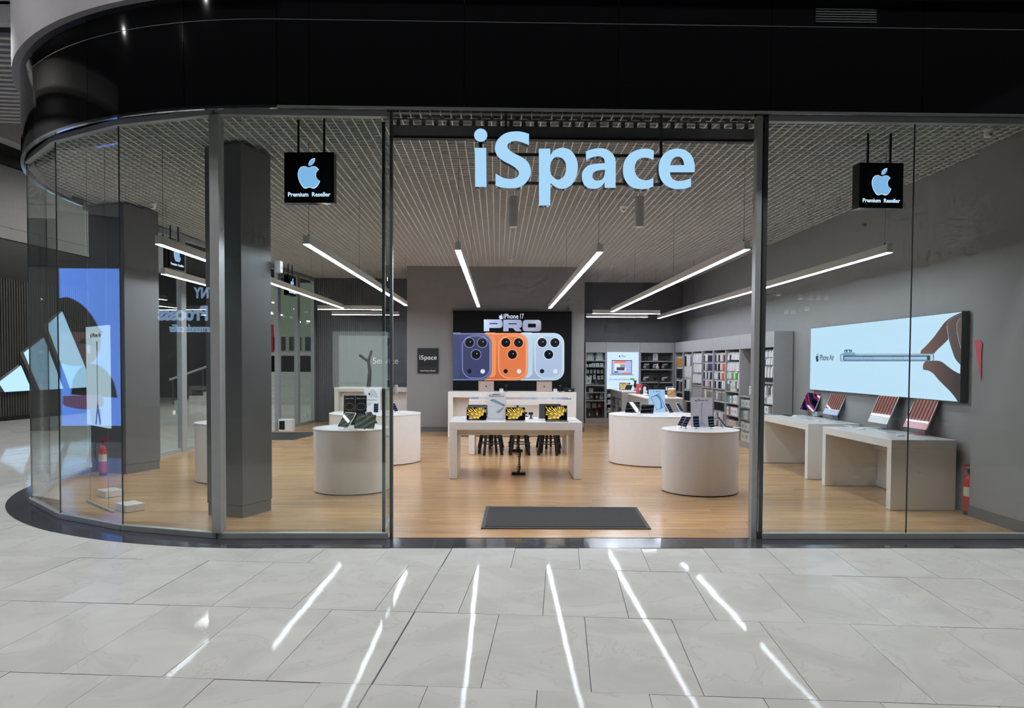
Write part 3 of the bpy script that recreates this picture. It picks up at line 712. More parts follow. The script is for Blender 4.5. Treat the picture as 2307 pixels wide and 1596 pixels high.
ap('ring_finger', [cr([(2084, 170, 1), (2012, 215), (1985, 280), (1990, 400), (2030, 590), (2074, 735, 1)])], SK('skin_ring', (98, 84, 82), (120, 104, 102), nr, nr + .2), 0)
ap('middle_finger', [cr([(1850, 243, 1), (1930, 179), (2088, 102, 1), (2084, 164, 1), (2008, 213), (1978, 280), (1984, 400), (2024, 590), (2070, 745, 1), (2066, 945, 1), (1965, 830), (1910, 690), (1865, 540), (1844, 400), (1836, 310)])], SK('skin_middle', (84, 74, 74), (108, 92, 90), nr, nr + .35), 0)
ap('thumb', [cr([(1495, 865, 1), (1465, 900), (1455, 950), (1465, 995), (1540, 1010), (1620, 1060), (1700, 1155), (1790, 1245), (1880, 1335), (1950, 1420), (2004, 1500, 1), (2052, 1503, 1), (2062, 1072, 1), (1950, 1020), (1850, 950), (1760, 880), (1690, 855), (1620, 857, 1)])], SK('skin_thumb', (66, 60, 64), (120, 98, 96), nr + .05, yl), 0)
for lp in ([(1845, 238), (1930, 172), (2068, 104), (2068, 110), (1932, 178), (1850, 245), (1832, 320), (1845, 420), (1838, 420), (1824, 320)],
           [(2008, 210), (2068, 174), (2068, 180), (2014, 216), (1988, 282), (1994, 400), (1984, 400), (1978, 280)]):
    ap('rim_light', [lp], RS, 1)
DK = EM('outline_slate', (58, 78, 92), 1)
ap('phone_outline', [rrect(163, 748, 1630, 864, 26), rrect(170, 755, 1622, 857, 22)], DK, 1)
ap('phone_side', [[(172, 778), (1620, 752), (1620, 856), (172, 860)]], EM('phone_side_blue', (186, 216, 240), 1), .5)
ap('phone_band', [rrect(212, 772, 1570, 852, 12), rrect(224, 790, 1520, 842, 8)], DK, 1.3)
ap('phone_band_fill', [rrect(224, 790, 1520, 842, 8)], EM('phone_band_blue', (172, 206, 238), 1, ((150, 184, 226), 'Y', U(2089, 800, X=XA).y, U(1902, 800, X=XA).y)), 1.2)
for x0, x1 in ((528, 682), (978, 1158)): ap('side_button', [rrect(x0, 792, x1, 836, 14), rrect(x0 + 4, 796, x1 - 4, 832, 11)], EM('button_line', (120, 150, 180), 1), 1.6)
ap('camera_bar', [cr([(186, 776, 1), (210, 735), (232, 724), (372, 724), (392, 740), (408, 772, 1)])], EM('camera_bar_blue', (150, 190, 224), 1), .7)
ap('camera_lens', [rrect(228, 682, 346, 724, 12), rrect(240, 694, 334, 720, 6)], DK, 1.3)
ap('camera_lens', [[(258, 690), (276, 690), (276, 722), (258, 722)], [(308, 690), (322, 690), (322, 722), (308, 722)]], DK, 1.5)
q0, q1 = az([(1846.5, 812.5)], 0, 0, 1)[0], az([(1879, 811.5)], 0, 0, 1)[0]
tm_ = text_mesh('iPhone Air', .2, .0016, .001, 'LEFT'); wd_ = max(v.co.x for v in tm_.vertices)
put('lettering', tm_, DK, AF(.6) @ Matrix.Translation((q0[0], q0[1], 0)) @ Matrix.Diagonal(((q1[0] - q0[0]) / wd_, .72, 1, 1)), pa)
q = az([(1841.5, 806)], 0, 0, 1)[0]; put('emblem', curve_mesh(apple(.145), .0016), DK, AF(.6) @ Matrix.Translation((q[0], q[1], 0)), pa)
# ================================================================== FURNITURE
def round_table(x, y, sx, sy, label, n=56):
    t = thing('round_display_table', label, 'table', (x, y, FZ), 0, 'white drum display tables')
    MB().lathe([(1 - .012 / sx, 0), (1 - .012 / sx, .014)], n=n, sx=sx, sy=sy).build('plinth', BLK, t)
    MB().lathe([(1, .014), (1, .838)], n=n, sx=sx, sy=sy).build('drum', WHITE, t, smooth=True)
    MB().lathe([(1 + .003 / sx, .84), (1 + .006 / sx, .843), (1 + .006 / sx, .852), (1 + .003 / sx, .855)], n=n, sx=sx, sy=sy).build('top', WHITE, t, smooth=True)
    return t
ZT = FZ + .855
round_table(2.80, 10.02, .515, .515, 'white drum table nearest the doorway on the right, with phones on it')
round_table(2.80, 12.98, .80, .72, 'wide white drum table with tablets, behind the right front drum')
round_table(-1.99, 10.08, .515, .515, 'white drum table nearest the doorway on the left, behind the glass')
round_table(-2.16, 13.02, .80, .72, 'wide white drum table with headphone board, behind the left front drum')
round_table(-3.94, 10.95, .515, .515, 'white drum table half hidden behind the tall grey column')
def slab_table(name, label, x0, x1, y0, y1, h, th, leg, rear=None, cat='table'):
    t = thing(name, label, cat, ((x0 + x1) / 2, (y0 + y1) / 2, FZ))
    B = lambda nm, *a, m=WHITE: MB().box(*a).build(nm, m, t, world=True, bevel=.003)
    B('top', x0, x1, y0, y1, FZ + h - th, FZ + h)
    B('side_panel', x0, x0 + leg, y0, y1, FZ + .004, FZ + h - th); B('side_panel', x1 - leg, x1, y0, y1, FZ + .004, FZ + h - th)
    for x in (x0, x1 - leg): B('foot_strip', x + .004, x + leg - .004, y0 + .004, y1 - .004, FZ, FZ + .005, m=BLK)
    return t, B
mt, B = slab_table('display_table', 'long white table with laptops facing the doorway', -.715, 1.285, 10.98, 12.09, .86, .117, .117)
B('apron', -.598, 1.168, 11.10, 11.98, FZ + .655, FZ + .743)
ht, B = slab_table('high_table', 'tall white table with dark stools tucked under it', -.535, 1.45, 13.92, 14.95, 1.05, .10, .11)
B('glass_top', -.52, 1.435, 13.935, 14.935, FZ + 1.05, FZ + 1.054, m=M('pale_glass_top', (186, 190, 198), .12))
ct, B = slab_table('cash_counter', 'white pay counter in front of the phone poster', -1.15, 1.86, 17.15, 17.95, 1.07, .13, .12, cat='counter')
B('front_panel', -1.03, 1.74, 17.45, 17.47, FZ + .02, FZ + .94)
def bench_desk(y0, y1, label):
    t = thing('computer_desk', label, 'desk', (5.12, (y0 + y1) / 2, FZ)); x0, x1 = 4.73, 5.52
    B = lambda nm, *a, m=WHITE: MB().box(*a).build(nm, m, t, world=True, bevel=.003)
    B('top', x0, x1, y0, y1, FZ + .75, FZ + .85); B('side_panel', x0, x1, y0, y0 + .10, FZ + .004, FZ + .75); B('side_panel', x0, x1, y1 - .10, y1, FZ + .004, FZ + .75)
    B('back_panel', x1 - .03, x1 - .01, y0 + .1, y1 - .1, FZ + .004, FZ + .75); B('cable_tray', x1 - .10, x1 - .03, y0 + .1, y1 - .1, FZ + .55, FZ + .60)
    B('skirting', x1 - .045, x1 - .03, y0 + .1, y1 - .1, FZ + .004, FZ + .10)
    for y in (y0, y1 - .1): B('foot_strip', x0 + .004, x1 - .004, y + .004, y + .096, FZ, FZ + .005, m=BLK)
bench_desk(8.66, 10.52, 'white desk at the right wall, nearer one with the pink computer')
bench_desk(11.02, 12.95, 'white desk at the right wall, farther one beside the end cabinet')
# stools
BLW = M('black_painted_wood', (16, 15, 15), .32, noise=.1)
def make_stool():
    t = thing('bar_stool', 'x', 'stool', (0, 0, FZ))
    MB().lathe([(.15, .0), (.165, .008), (.165, .03), (.15, .04)], n=28, cz=.70).build('seat', BLW, t, smooth=True)
    for k in range(4):
        a = math.radians(45 + 90 * k); c, s = math.cos(a), math.sin(a)
        MB().tube([(.25 * c, .25 * s, 0), (.12 * c, .12 * s, .70)], .026, 10).build('leg', BLW, t, smooth=True)
    for z in (.22, .40):
        r = .25 - .13 * z / .7
        MB().tube([(r * math.cos(2 * math.pi * k / 24), r * math.sin(2 * math.pi * k / 24), z) for k in range(25)], .012, 8, False).build('foot_ring', BLW, t, smooth=True)
    return t
st = make_stool()
for i, (px, yy, rz, lab) in enumerate(((1105, 14.0, 17, 'black round stool, leftmost of the front three under the tall table'), (1170, 14.0, 2, 'black round stool, middle of the front three under the tall table'), (1237, 14.0, -12, 'black round stool, rightmost of the front three under the tall table'),
                                      (1106, 15.12, 40, 'black round stool behind the tall table, leftmost of the back three'), (1170, 15.12, 8, 'black round stool behind the tall table, middle of the back three'), (1236, 15.12, 30, 'black round stool behind the tall table, rightmost of the back three'))):
    p = U(px, 1000, Y=yy)
    o = st if i == 0 else dup(st, (p.x, yy, FZ))
    o.location = (p.x, yy, FZ); o.rotation_euler = (0, 0, math.radians(rz)); o['label'] = lab; o['group'] = 'black stools at the tall table'
# coiled cable boxes
for yy, lab, hh, px in ((11.42, 'black coiled cable rising from a floor box under the front table', .65, 1168), (14.45, 'black coiled cable rising from a floor box under the tall table', .92, 1165)):
    p = U(px, 1070, Y=yy)
    t = thing('coiled_cable', lab, 'cable', (p.x, yy, FZ))
    MB().box(-.107, .107, -.05, .05, 0, .042).build('floor_box', BLK, t, bevel=.004)
    N = int(hh / .028); pts = []
    for k in range(N * 10 + 1):
        a = 2 * math.pi * k / 10; r = .027 * (.75 + .3 * math.sin(k * .07)); pts.append((r * math.cos(a) + .012 * math.sin(k * .02), r * math.sin(a), .042 + (hh - .045) * k / (N * 10)))
    MB().tube(pts, .0075, 6).build('coil', BLK, t, smooth=True)
# mats
def mat_(pts, label):
    c = sum((Vector(p) for p in pts), Vector((0, 0))) / 4; t = thing('door_mat', label, 'mat', (c.x, c.y, FZ))
    MB().prism([(p[0] - c.x, p[1] - c.y) for p in pts], 0, .010).build('border', M('rubber_dark', (58, 56, 55), .7), t)
    MB().prism([((p[0] - c.x) * .955, (p[1] - c.y) * .90) for p in pts], .008, .015).build('pile', M('mat_charcoal', (52, 50, 50), .95, noise=.5, nscale=260, bump=1.0), t)
mat_([(-.165, 7.66), (1.63, 7.64), (1.70, 8.80), (-.13, 8.84)], 'charcoal ribbed door mat inside the main doorway')
mat_([(LX(16.4) + .12, 16.35), (-4.55, 16.55), (-4.35, 18.3), (LX(18.4) + .12, 18.2)], 'charcoal mat at the side entrance on the far left')
# ---- grey islands with shelves
GREYC = M('grey_laminate', (150, 147, 143), .45, noise=.02)
def island(x0, x1, y0, y1, label):
    t = thing('display_island', label, 'island', ((x0 + x1) / 2, (y0 + y1) / 2, FZ)); h = 1.04
    B = lambda nm, *a, m=GREYC: MB().box(*a).build(nm, m, t, world=True, bevel=.002)
    B('worktop', x0 - .004, x1 + .004, y0 - .004, y1 + .004, FZ + h - .025, FZ + h, m=WHITEM); B('apron', x0, x1, y0, y1, FZ + h - .20, FZ + h - .025)
    B('end_panel', x0, x1, y0, y0 + .05, FZ, FZ + h - .2); B('end_panel', x0, x1, y1 - .05, y1, FZ, FZ + h - .2)
    B('core', x0 + .36, x1, y0 + .05, y1 - .05, FZ, FZ + h - .2); B('plinth', x0 + .02, x0 + .36, y0 + .05, y1 - .05, FZ, FZ + .09)
    ym = (y0 + y1) / 2
    B('divider', x0, x0 + .36, ym - .03, ym + .03, FZ, FZ + h - .2)
    for z in (.09, .34, .60): B('shelf', x0 + .01, x0 + .36, y0 + .05, y1 - .05, FZ + z, FZ + z + .022)
    return t
island(3.13, 3.90, 15.3, 17.45, 'grey display island with white top, nearer of the two')
island(3.20, 3.96, 18.75, 20.6, 'grey display island with white top, farther of the two by the back cabinets')
# ---- wall cabinets
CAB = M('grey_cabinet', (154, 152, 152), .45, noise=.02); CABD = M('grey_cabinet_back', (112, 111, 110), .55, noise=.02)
ZH0, ZH1 = 2.085, 2.385
def cabinet_x(y0, y1, label, shelves, solid=None):
    """unit on the right wall, open towards -x"""
    t = thing('wall_cabinet', label, 'cabinet', (5.40, (y0 + y1) / 2, FZ), 0, 'grey cabinets along the right wall'); x0, x1 = 5.20, 5.565
    B = lambda nm, *a, m=CAB: MB().box(*a).build(nm, m, t, world=True, bevel=.0015)
    B('header_panel', x0, x1, y0 + .003, y1 - .003, ZH0, ZH1); B('side_panel', x0, x1, y0 + .002, y0 + .030, FZ + .10, ZH0); B('side_panel', x0, x1, y1 - .030, y1 - .002, FZ + .10, ZH0)
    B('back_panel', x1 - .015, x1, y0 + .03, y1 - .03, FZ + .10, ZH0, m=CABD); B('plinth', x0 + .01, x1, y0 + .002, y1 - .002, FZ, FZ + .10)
    for z in shelves: B('shelf', x0 + .01, x1 - .015, y0 + .03, y1 - .03, z, z + .028)
    if solid: B('lower_panel', x0 + .03, x0 + .05, y0 + .03, y1 - .03, FZ + .10, solid)
    return t
YB = [13.68, 14.66, 15.63, 16.60, 17.58, 18.53, 19.48, 20.45, 21.35]
SH = {0: (1.38, .98, .78, .55, .32, FZ + .10), 1: (1.06, .83, .58, .34, FZ + .10), 2: (1.13, .87, .60, .36, FZ + .10), 3: (1.16, FZ + .10), 4: (1.16, FZ + .10), 5: (1.18,), 6: (FZ + .10,), 7: (FZ + .10,)}
LABC = ['grey wall cabinet right of the doorway post, end unit behind the desk', 'grey wall cabinet with a wall screen and a glass door below', 'grey wall cabinet with green boxed cables above, boxed goods below', 'grey wall cabinet with orange cases, fourth from the near end', 'grey wall cabinet with dark blue cases, fifth from the near end', 'grey wall cabinet of white packs only, above a closed panel', 'grey wall cabinet with one yellow pack, next to last', 'grey wall cabinet with an orange bag, in the back corner']
for i in range(8): cabinet_x(YB[i], YB[i + 1], LABC[i], SH[i], 1.18 if i == 5 else None)
def cabinet_y(x0, x1, label, shelves, back=CABD):
    t = thing('wall_cabinet', label, 'cabinet', ((x0 + x1) / 2, 21.85, FZ), 0, 'grey cabinets on the back wall'); y0, y1 = 21.62, 22.085
    B = lambda nm, *a, m=CAB: MB().box(*a).build(nm, m, t, world=True, bevel=.0015)
    B('header_panel', x0 + .003, x1 - .003, y0, y1, ZH0, ZH1); B('side_panel', x0 + .002, x0 + .035, y0, y1, FZ + .10, ZH0); B('side_panel', x1 - .035, x1 - .002, y0, y1, FZ + .10, ZH0)
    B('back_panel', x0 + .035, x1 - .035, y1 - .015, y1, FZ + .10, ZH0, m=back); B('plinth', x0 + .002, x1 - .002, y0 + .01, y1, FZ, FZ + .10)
    for z in shelves: B('shelf', x0 + .035, x1 - .035, y0 + .01, y1 - .015, z, z + .028)
    return t
XC = [U(1318, 900, Y=21.62).x, U(1364.5, 900, Y=21.62).x, U(1440.5, 900, Y=21.62).x, U(1518, 900, Y=21.62).x]
def sz(py): return U(1400, py, Y=21.65).z
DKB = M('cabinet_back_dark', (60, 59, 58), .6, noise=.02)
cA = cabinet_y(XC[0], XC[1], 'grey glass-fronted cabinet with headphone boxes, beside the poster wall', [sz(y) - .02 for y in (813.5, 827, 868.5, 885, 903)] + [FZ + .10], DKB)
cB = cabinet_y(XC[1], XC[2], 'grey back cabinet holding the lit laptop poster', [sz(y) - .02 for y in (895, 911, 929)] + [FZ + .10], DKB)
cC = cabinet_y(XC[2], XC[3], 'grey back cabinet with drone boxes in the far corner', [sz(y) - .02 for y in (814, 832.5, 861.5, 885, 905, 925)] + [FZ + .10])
MB().box(XC[0] + .035, XC[1] - .035, 21.60, 21.606, .16, ZH0 - .005).build('glass_door', GLASS, cA, world=True)
MB().box(XC[3], 5.57, 21.65, 22.09, 0, ZH1).build('filler_panel', CAB, cC, world=True)
# glass door of the second right-wall cabinet
cab1 = [o for o in col.objects if o.name.startswith('wall_cabinet') and o.get('label') == LABC[1]][0]
MB().box(5.185, 5.191, YB[1] + .03, YB[2] - .03, .13, 1.05).build('glass_door', GLASS, cab1, world=True)
# wall screen above it
t = thing('wall_screen', 'dark blue screen on the panel above the glass-door cabinet', 'screen', (5.53, 14.95, 1.32))
MB().box(5.50, 5.548, 14.72, 15.16, 1.36, 1.96).build('casing', BLK, t, world=True, bevel=.004)
MB().box(5.497, 5.501, 14.735, 15.145, 1.375, 1.945).build('display', EM('screen_dusk_blue', (70, 80, 118), 1.0), t, world=True)
# ---- service desk in the left alcove
t = thing('service_desk', 'white service desk in the left alcove under the raised lettering', 'desk', (-3.4, 20.2, FZ))
B = lambda nm, *a, m=WHITE: MB().box(*a).build(nm, m, t, world=True, bevel=.003)
B('top', -4.42, -2.35, 19.95, 20.65, FZ + .95, FZ + 1.07); B('side_panel', -4.42, -4.30, 19.95, 20.65, FZ, FZ + .95); B('side_panel', -2.47, -2.35, 19.95, 20.65, FZ, FZ + .95); B('front_panel', -4.30, -2.47, 20.15, 20.17, FZ, FZ + .95)
# ================================================================== GOODS
PLW = M('white_plastic', (236, 236, 236), .35, noise=.01); PLB = M('black_plastic', (20, 20, 22), .35, noise=.05)
SILV = M('silver_aluminium', (196, 198, 202), .32, metal=.7, noise=.02); GRAPH = M('graphite_aluminium', (78, 79, 82), .4, metal=.5, noise=.02)
PAPW = M('white_card', (226, 224, 226), .6, noise=.01); INK = M('dark_ink', (50, 52, 58), .6); INKG = M('grey_ink', (150, 152, 160), .6)
SCB = M('dark_glass_screen', (12, 12, 15), .08)
def screen_tex(name, stops, scale=3.0, rot=0.0, dist=2.0, strength=1.0, wave=True, axis='Z'):
    if name in MATS: return MATS[name]
    m = bpy.data.materials.new(name); m.use_nodes = True; MATS[name] = m; n, l = m.node_tree.nodes, m.node_tree.links; n.clear(); m.cycles.emission_sampling = 'NONE'
    tc = n.new('ShaderNodeTexCoord'); mp = n.new('ShaderNodeMapping'); mp.inputs['Rotation'].default_value = (rot, rot, rot)
    l.new(tc.outputs['Object'], mp.inputs[0])
    if wave:
        w = n.new('ShaderNodeTexWave'); w.bands_direction = axis; w.inputs['Scale'].default_value = scale; w.inputs['Distortion'].default_value = dist; w.inputs['Detail'].default_value = 1.0
    else:
        w = n.new('ShaderNodeTexNoise'); w.inputs['Scale'].default_value = scale; w.inputs['Detail'].default_value = 0.5; w.inputs['Distortion'].default_value = dist
    l.new(mp.outputs[0], w.inputs['Vector']); r = n.new('ShaderNodeValToRGB'); l.new(w.outputs[0], r.inputs[0])
    e = r.color_ramp.elements; e[0].position, e[0].color = stops[0][0], lin(stops[0][1]); e[1].position, e[1].color = stops[-1][0], lin(stops[-1][1])
    for p, c in stops[1:-1]: k = e.new(p); k.color = lin(c)
    em = n.new('ShaderNodeEmission'); em.inputs[1].default_value = strength; g = n.new('ShaderNodeBsdfGlossy'); g.inputs['Roughness'].default_value = .04; g.inputs['Color'].default_value = (.05, .05, .05, 1)
    a = n.new('ShaderNodeAddShader'); o = n.new('ShaderNodeOutputMaterial'); l.new(r.outputs[0], em.inputs[0]); l.new(em.outputs[0], a.inputs[0]); l.new(g.outputs[0], a.inputs[1]); l.new(a.outputs[0], o.inputs[0])
    return m
SC_BAND = screen_tex('tablet_dark_bands', [(0, (6, 6, 9)), (.6, (10, 10, 14)), (.85, (26, 27, 34)), (1, (70, 74, 86))], 4.5, .12, 1.0)
SC_GREEN = screen_tex('tablet_sage_bands', [(0, (56, 62, 58)), (.6, (66, 72, 68)), (1, (92, 98, 94))], 4, .6, 2)
SC_BLUE = screen_tex('phone_blue_bands', [(0, (10, 14, 30)), (.6, (22, 28, 52)), (1, (70, 80, 116))], 8, .12, 1)
SC_TEAL = screen_tex('phone_teal_bands', [(0, (8, 14, 16)), (.6, (16, 30, 36)), (1, (84, 100, 108))], 8, .12, 1)
SC_STRIPE = screen_tex('computer_stripes', [(0, (92, 62, 56)), (.35, (122, 84, 76)), (.5, (138, 92, 90)), (.75, (150, 104, 106)), (1, (168, 122, 122))], 4.2, 0.0, .6, axis='X')
SC_NEON = screen_tex('display_neon_ribbons', [(0, (8, 8, 14)), (.4, (14, 14, 30)), (.5, (40, 50, 190)), (.58, (16, 16, 40)), (.66, (150, 50, 190)), (.74, (20, 20, 30)), (.82, (200, 50, 60)), (1, (10, 10, 16))], 1.6, .3, 5.0, axis='DIAGONAL')
def slab_at(name, mat, parent, w, h, th, tilt, z, r=.01, y=0.0, extra=Matrix.Identity(4)):
    """rounded upright slab, face towards -y, leaning back by tilt"""
    me = curve_mesh([rrect(-w / 2, 0, w / 2, h, r, 4)], th)
    m = Matrix.Translation((0, y, z)) @ Matrix.Rotation(-tilt, 4, 'X') @ frame((0, 0, 0), (1, 0, 0), (0, 0, 1)) @ extra
    return put(name, me, mat, m, parent, False)
# ---- laptops
def petals():
    """printed petal picture, 1 wide x .63 high, as one flat mesh"""
    random.seed(3); b = MB(); k = 0
    for ring, (r0, n, L, wd) in enumerate(((.30, 9, .17, .045), (.47, 11, .20, .055), (.66, 12, .21, .06), (.85, 12, .2, .065), (1.04, 13, .2, .07))):
        for i in range(n):
            a = math.radians(92 + (178 - 92) * i / (n - 1)) if ring else math.radians(95 + 80 * i / (n - 1))
            for dx, flip in ((0, 1),):
                cx, cy = .86 + r0 * math.cos(a), .02 + r0 * .86 * math.sin(a)
                if not (.03 < cx < .97 and .03 < cy < .60): continue
                pts = []
                for q in range(10):
                    t = 2 * math.pi * q / 10; u, v = L / 2 * math.cos(t), wd / 2 * math.sin(t)
                    x, y = cx + u * math.cos(a) - v * math.sin(a), cy + u * math.sin(a) + v * math.cos(a)
                    pts.append((min(max(x, .012), .988), min(max(y, .012), .615), .0004 * ring + .00002 * i))
                b.cur = (i + ring) % 3; b.add(pts, [tuple(range(10))])
    for i in range(6):
        a = math.radians(84 - 13 * i); cx, cy = .86 + .3 * math.cos(a), .05 + .42 * math.sin(a); pts = []
        for q in range(8):
            t = 2 * math.pi * q / 8; u, v = .1 * math.cos(t), .018 * math.sin(t); x, y = cx + u * math.cos(a) - v * math.sin(a), cy + u * math.sin(a) + v * math.cos(a)
            pts.append((min(max(x, .012), .988), min(max(y, .012), .615), .002))
        b.cur = i % 3; b.add(pts, [tuple(range(8))])
    return b
PETM = [EM('petal_yellow', (226, 186, 60), 1), EM('petal_cream', (240, 226, 170), 1), EM('petal_gold', (190, 150, 30), 1)]
def laptop(loc, w, label, body, rz=0.0, show=True, tilt=.28, group='laptops on the front table', lid=None, emblem=False):
    d = w * .69; h = w * .66
    t = thing('laptop', label, 'laptop', loc, rz, group)
    MB().box(-w / 2, w / 2, -d / 2, d / 2, 0, .011).build('base', body, t, bevel=.003); bs_ = t.children[0]
    MB().box(-w * .44, w * .44, -d * .05, d * .40, .011, .0125).build('keyboard', PLB, bs_)
    MB().box(-w * .2, w * .2, -d * .45, -d * .1, .011, .0117).build('touchpad', body, bs_)
    l_ = slab_at('lid', lid or body, t, w, h, .006, tilt, .011, .008, d / 2)
    if show:
        slab_at('display', EM('laptop_display_black', (8, 8, 8), 1), l_, w * .985, h * .97, .001, tilt, .0115, .006, d / 2 - .0042)
        me = petals().mesh('petal_print', PETM)
        me.transform(Matrix.Translation((0, d / 2 - .006, .013)) @ Matrix.Rotation(-tilt, 4, 'X') @ frame((-w * .48, 0, .008), (1, 0, 0), (0, 0, 1)) @ Matrix.Diagonal((w * .96, w * .96, 1, 1)))
        o = bpy.data.objects.new('petal_print', me); col.objects.link(o); o.parent = l_; o['kind'] = 'stuff'
    if emblem:
        m = Matrix.Translation((0, d / 2 + .0045, .011)) @ Matrix.Rotation(-tilt, 4, 'X') @ frame((0, 0, h * .5), (-1, 0, 0), (0, 0, 1))
        put('emblem', curve_mesh(apple(.05), .001), INK, m, l_, False)
    return t
ZM = FZ + .86
def on(px, py, z): return U(px, py, Z=z)
for px, w, lab, b in ((1073, .31, 'silver laptop showing yellow petals, leftmost on the front table', SILV), (1161.5, .305, 'silver laptop showing yellow petals, beside the white standee', SILV), (1254.5, .345, 'dark laptop showing yellow petals, rightmost on the front table', GRAPH)):
    p = U(px, 948, Y=11.17); laptop((p.x, 11.18, ZM), w, lab, b)
for px, w, lab in ((1076, .315, 'grey laptop seen from behind, back left of the front table'), (1238, .345, 'grey laptop seen from behind, back right of the front table')):
    p = U(px, 930, Y=11.8); laptop((p.x, 11.86, ZM), w, lab, GRAPH, math.pi, show=False, tilt=.12)
for px, lab in ((1095.5, 'pinkish silver laptop seen from behind, left on the pay counter'), (1225.5, 'pinkish silver laptop seen from behind, right on the pay counter')):
    p = U(px, 880, Y=17.5); laptop((p.x, 17.52, FZ + 1.07), .365, lab, M('rose_silver', (190, 172, 160), .4, metal=.3), math.pi, show=False, tilt=.10, group='laptops on the pay counter', emblem=True)
# ---- standees
def standee(loc, w, h, rz, label, art, bg=PAPW, tilt=.10, foot=True):
    t = thing('card_standee', label, 'standee', loc, rz)
    bd_ = slab_at('board', bg, t, w, h, .006, tilt, .004, .004)
    if foot:
        MB().box(-w * .35, w * .35, -.03, .09, 0, .004).build('foot', PLW, t)
        MB().tube([(0, .085, .004), (0, h * .55 * math.sin(tilt) + .004, h * .55)], .004, 6).build('strut', PLW, t)
    base = Matrix.Translation((0, 0, .004)) @ Matrix.Rotation(-tilt, 4, 'X') @ frame((0, -.0045, 0), (1, 0, 0), (0, 0, 1))
    def pr(name, me, mat, x=0, y=0, sx=1, rot=0.0, d=0.0):
        return put(name, me, mat, base @ Matrix.Translation((x * w, y * h, d)) @ Matrix.Rotation(rot, 4, 'Z') @ Matrix.Diagonal((sx, 1, 1, 1)), bd_, False)
    art(pr, w, h); return t
def art_mac(pr, w, h):
    pr('lettering', text_mesh('MacBook Air', .022, .001, .0006), INK, 0, .92); pr('lettering', text_mesh('Вітає з легкістю', .030, .001, .0004), INK, 0, .85)
    pr('laptop_picture', curve_mesh([[(-.105, .0), (-.05, .018), (.135, -.075), (.095, -.085)]], .001), EM('picture_slate', (52, 66, 78), 1), 0, .72)
    pr('screen_picture', curve_mesh([[(-.085, .0), (-.045, .012), (.105, -.066), (.085, -.074)]], .0012), EM('picture_ice', (120, 150, 166), 1), 0, .715, d=.0004)
    pr('reflection_picture', curve_mesh([[(-.02, -.03), (.12, .055), (.10, .02), (.04, -.05)]], .001), INKG, 0, .36)
    pr('rule_line', curve_mesh([[(-.13, 0), (.13, 0), (.13, .003), (-.13, .003)]], .001), INKG, 0, .49); pr('footer_line', curve_mesh([[(-.13, 0), (.11, 0), (.11, .003), (-.13, .003)]], .001), INKG, 0, .04)
def art_air(pr, w, h):
    pr('lettering', text_mesh('iPhone Air', .036, .001, .0005), INK, .06, .87); pr('emblem', curve_mesh(apple(.028), .001), INK, -.26, .885)
    pr('phone_picture', curve_mesh([rrect(-.006, .0, .006, .26, .005)], .001), INKG, 0, .17); pr('camera_picture', curve_mesh([circ(.012, 0, .008, 12)], .001), INK, 0, .79)
    pr('stand_picture', curve_mesh([[(-.05, 0), (-.008, .07), (.008, .07), (.06, 0), (.04, 0), (0, .045), (-.03, 0)]], .001), INKG, 0, .02)
def art_pad(pr, w, h):
    pr('lettering', text_mesh('iPad air', .03, .001, .0004), INK, .08, .89); pr('emblem', curve_mesh(apple(.024), .001), INK, -.2, .905)
    pr('tablet_picture', curve_mesh([rrect(-.085, -.13, .085, .13, .015)], .001), EM('tablet_rim_blue', (70, 100, 140), 1), .06, .46, rot=.42)
    pr('screen_picture', curve_mesh([rrect(-.077, -.122, .077, .122, .010)], .0014), EM('tablet_sky', (160, 194, 226), 1), .06, .46, rot=.42, d=.0004)
    pr('swirl_picture', curve_mesh([cr([(-.05, .12), (.02, .1), (.05, 0), (.0, -.12), (.03, -.12), (.07, .0), (.05, .12)])], .001), EM('swirl_blue', (84, 124, 176), 1), .06, .46, rot=.42, d=.0012)
def art_pods(pr, w, h):
    E_ = M('earbud_grey', (196, 196, 204), .5)
    for x, y, s in ((-.0, .78, 1), (-.18, .24, -1)):
        pr('earbud_picture', curve_mesh([cr([(-.06, -.03), (-.05, .04), (0, .075), (.05, .05), (.11 * s, -.06), (.07 * s, -.08), (.02, -.06), (-.03, -.07)])], .001), E_, x, y)
        pr('mesh_picture', curve_mesh([circ(0, 0, .018, 14)], .0014), INK, x - .18, y - .02)
    pr('lettering', text_mesh('AirPods Pro 3', .03, .001, .0004), INK, 0, .49)
def art_dark(pr, w, h):
    pr('lettering', text_mesh('iPhone 17 Pro', .021, .001, .0003), M('pale_ink', (190, 196, 192), .5), 0, .88)
    pr('phone_picture', curve_mesh([rrect(-w * .4, 0, w * .4, h * .24, .05), rrect(-w * .385, .006, w * .385, h * .24 - .006, .045)], .001), M('line_silver', (150, 146, 140), .5), 0, .50)
    pr('phone_picture', curve_mesh([cr([(-w * .4, 0), (-w * .3, h * .13), (0, h * .16), (w * .38, h * .12), (w * .42, -.02), (0, -.03)])], .001), M('shape_sage', (92, 98, 92), .5), 0, .22)
p = on(1119, 944.5, ZM); standee((p.x, 11.36, ZM), .285, .425, 0, 'white standee with a laptop picture on the front table', art_mac)
p = on(1581, 963, ZT); standee((p.x, p.y, ZT), .305, .42, 0, 'grey standee with a thin phone on the right front drum', art_air, M('card_grey_pink', (198, 190, 196), .5))
p = on(1480, 930, ZT); standee((p.x, p.y, ZT), .30, .42, 0, 'pale blue standee with a tablet picture on the wide right drum', art_pad, M('card_pale_blue', (168, 204, 232), .5))
p = on(838, 930, ZT); standee((p.x, p.y, ZT), .29, .43, 0, 'white standee with earbud pictures on the wide left drum', art_pods)
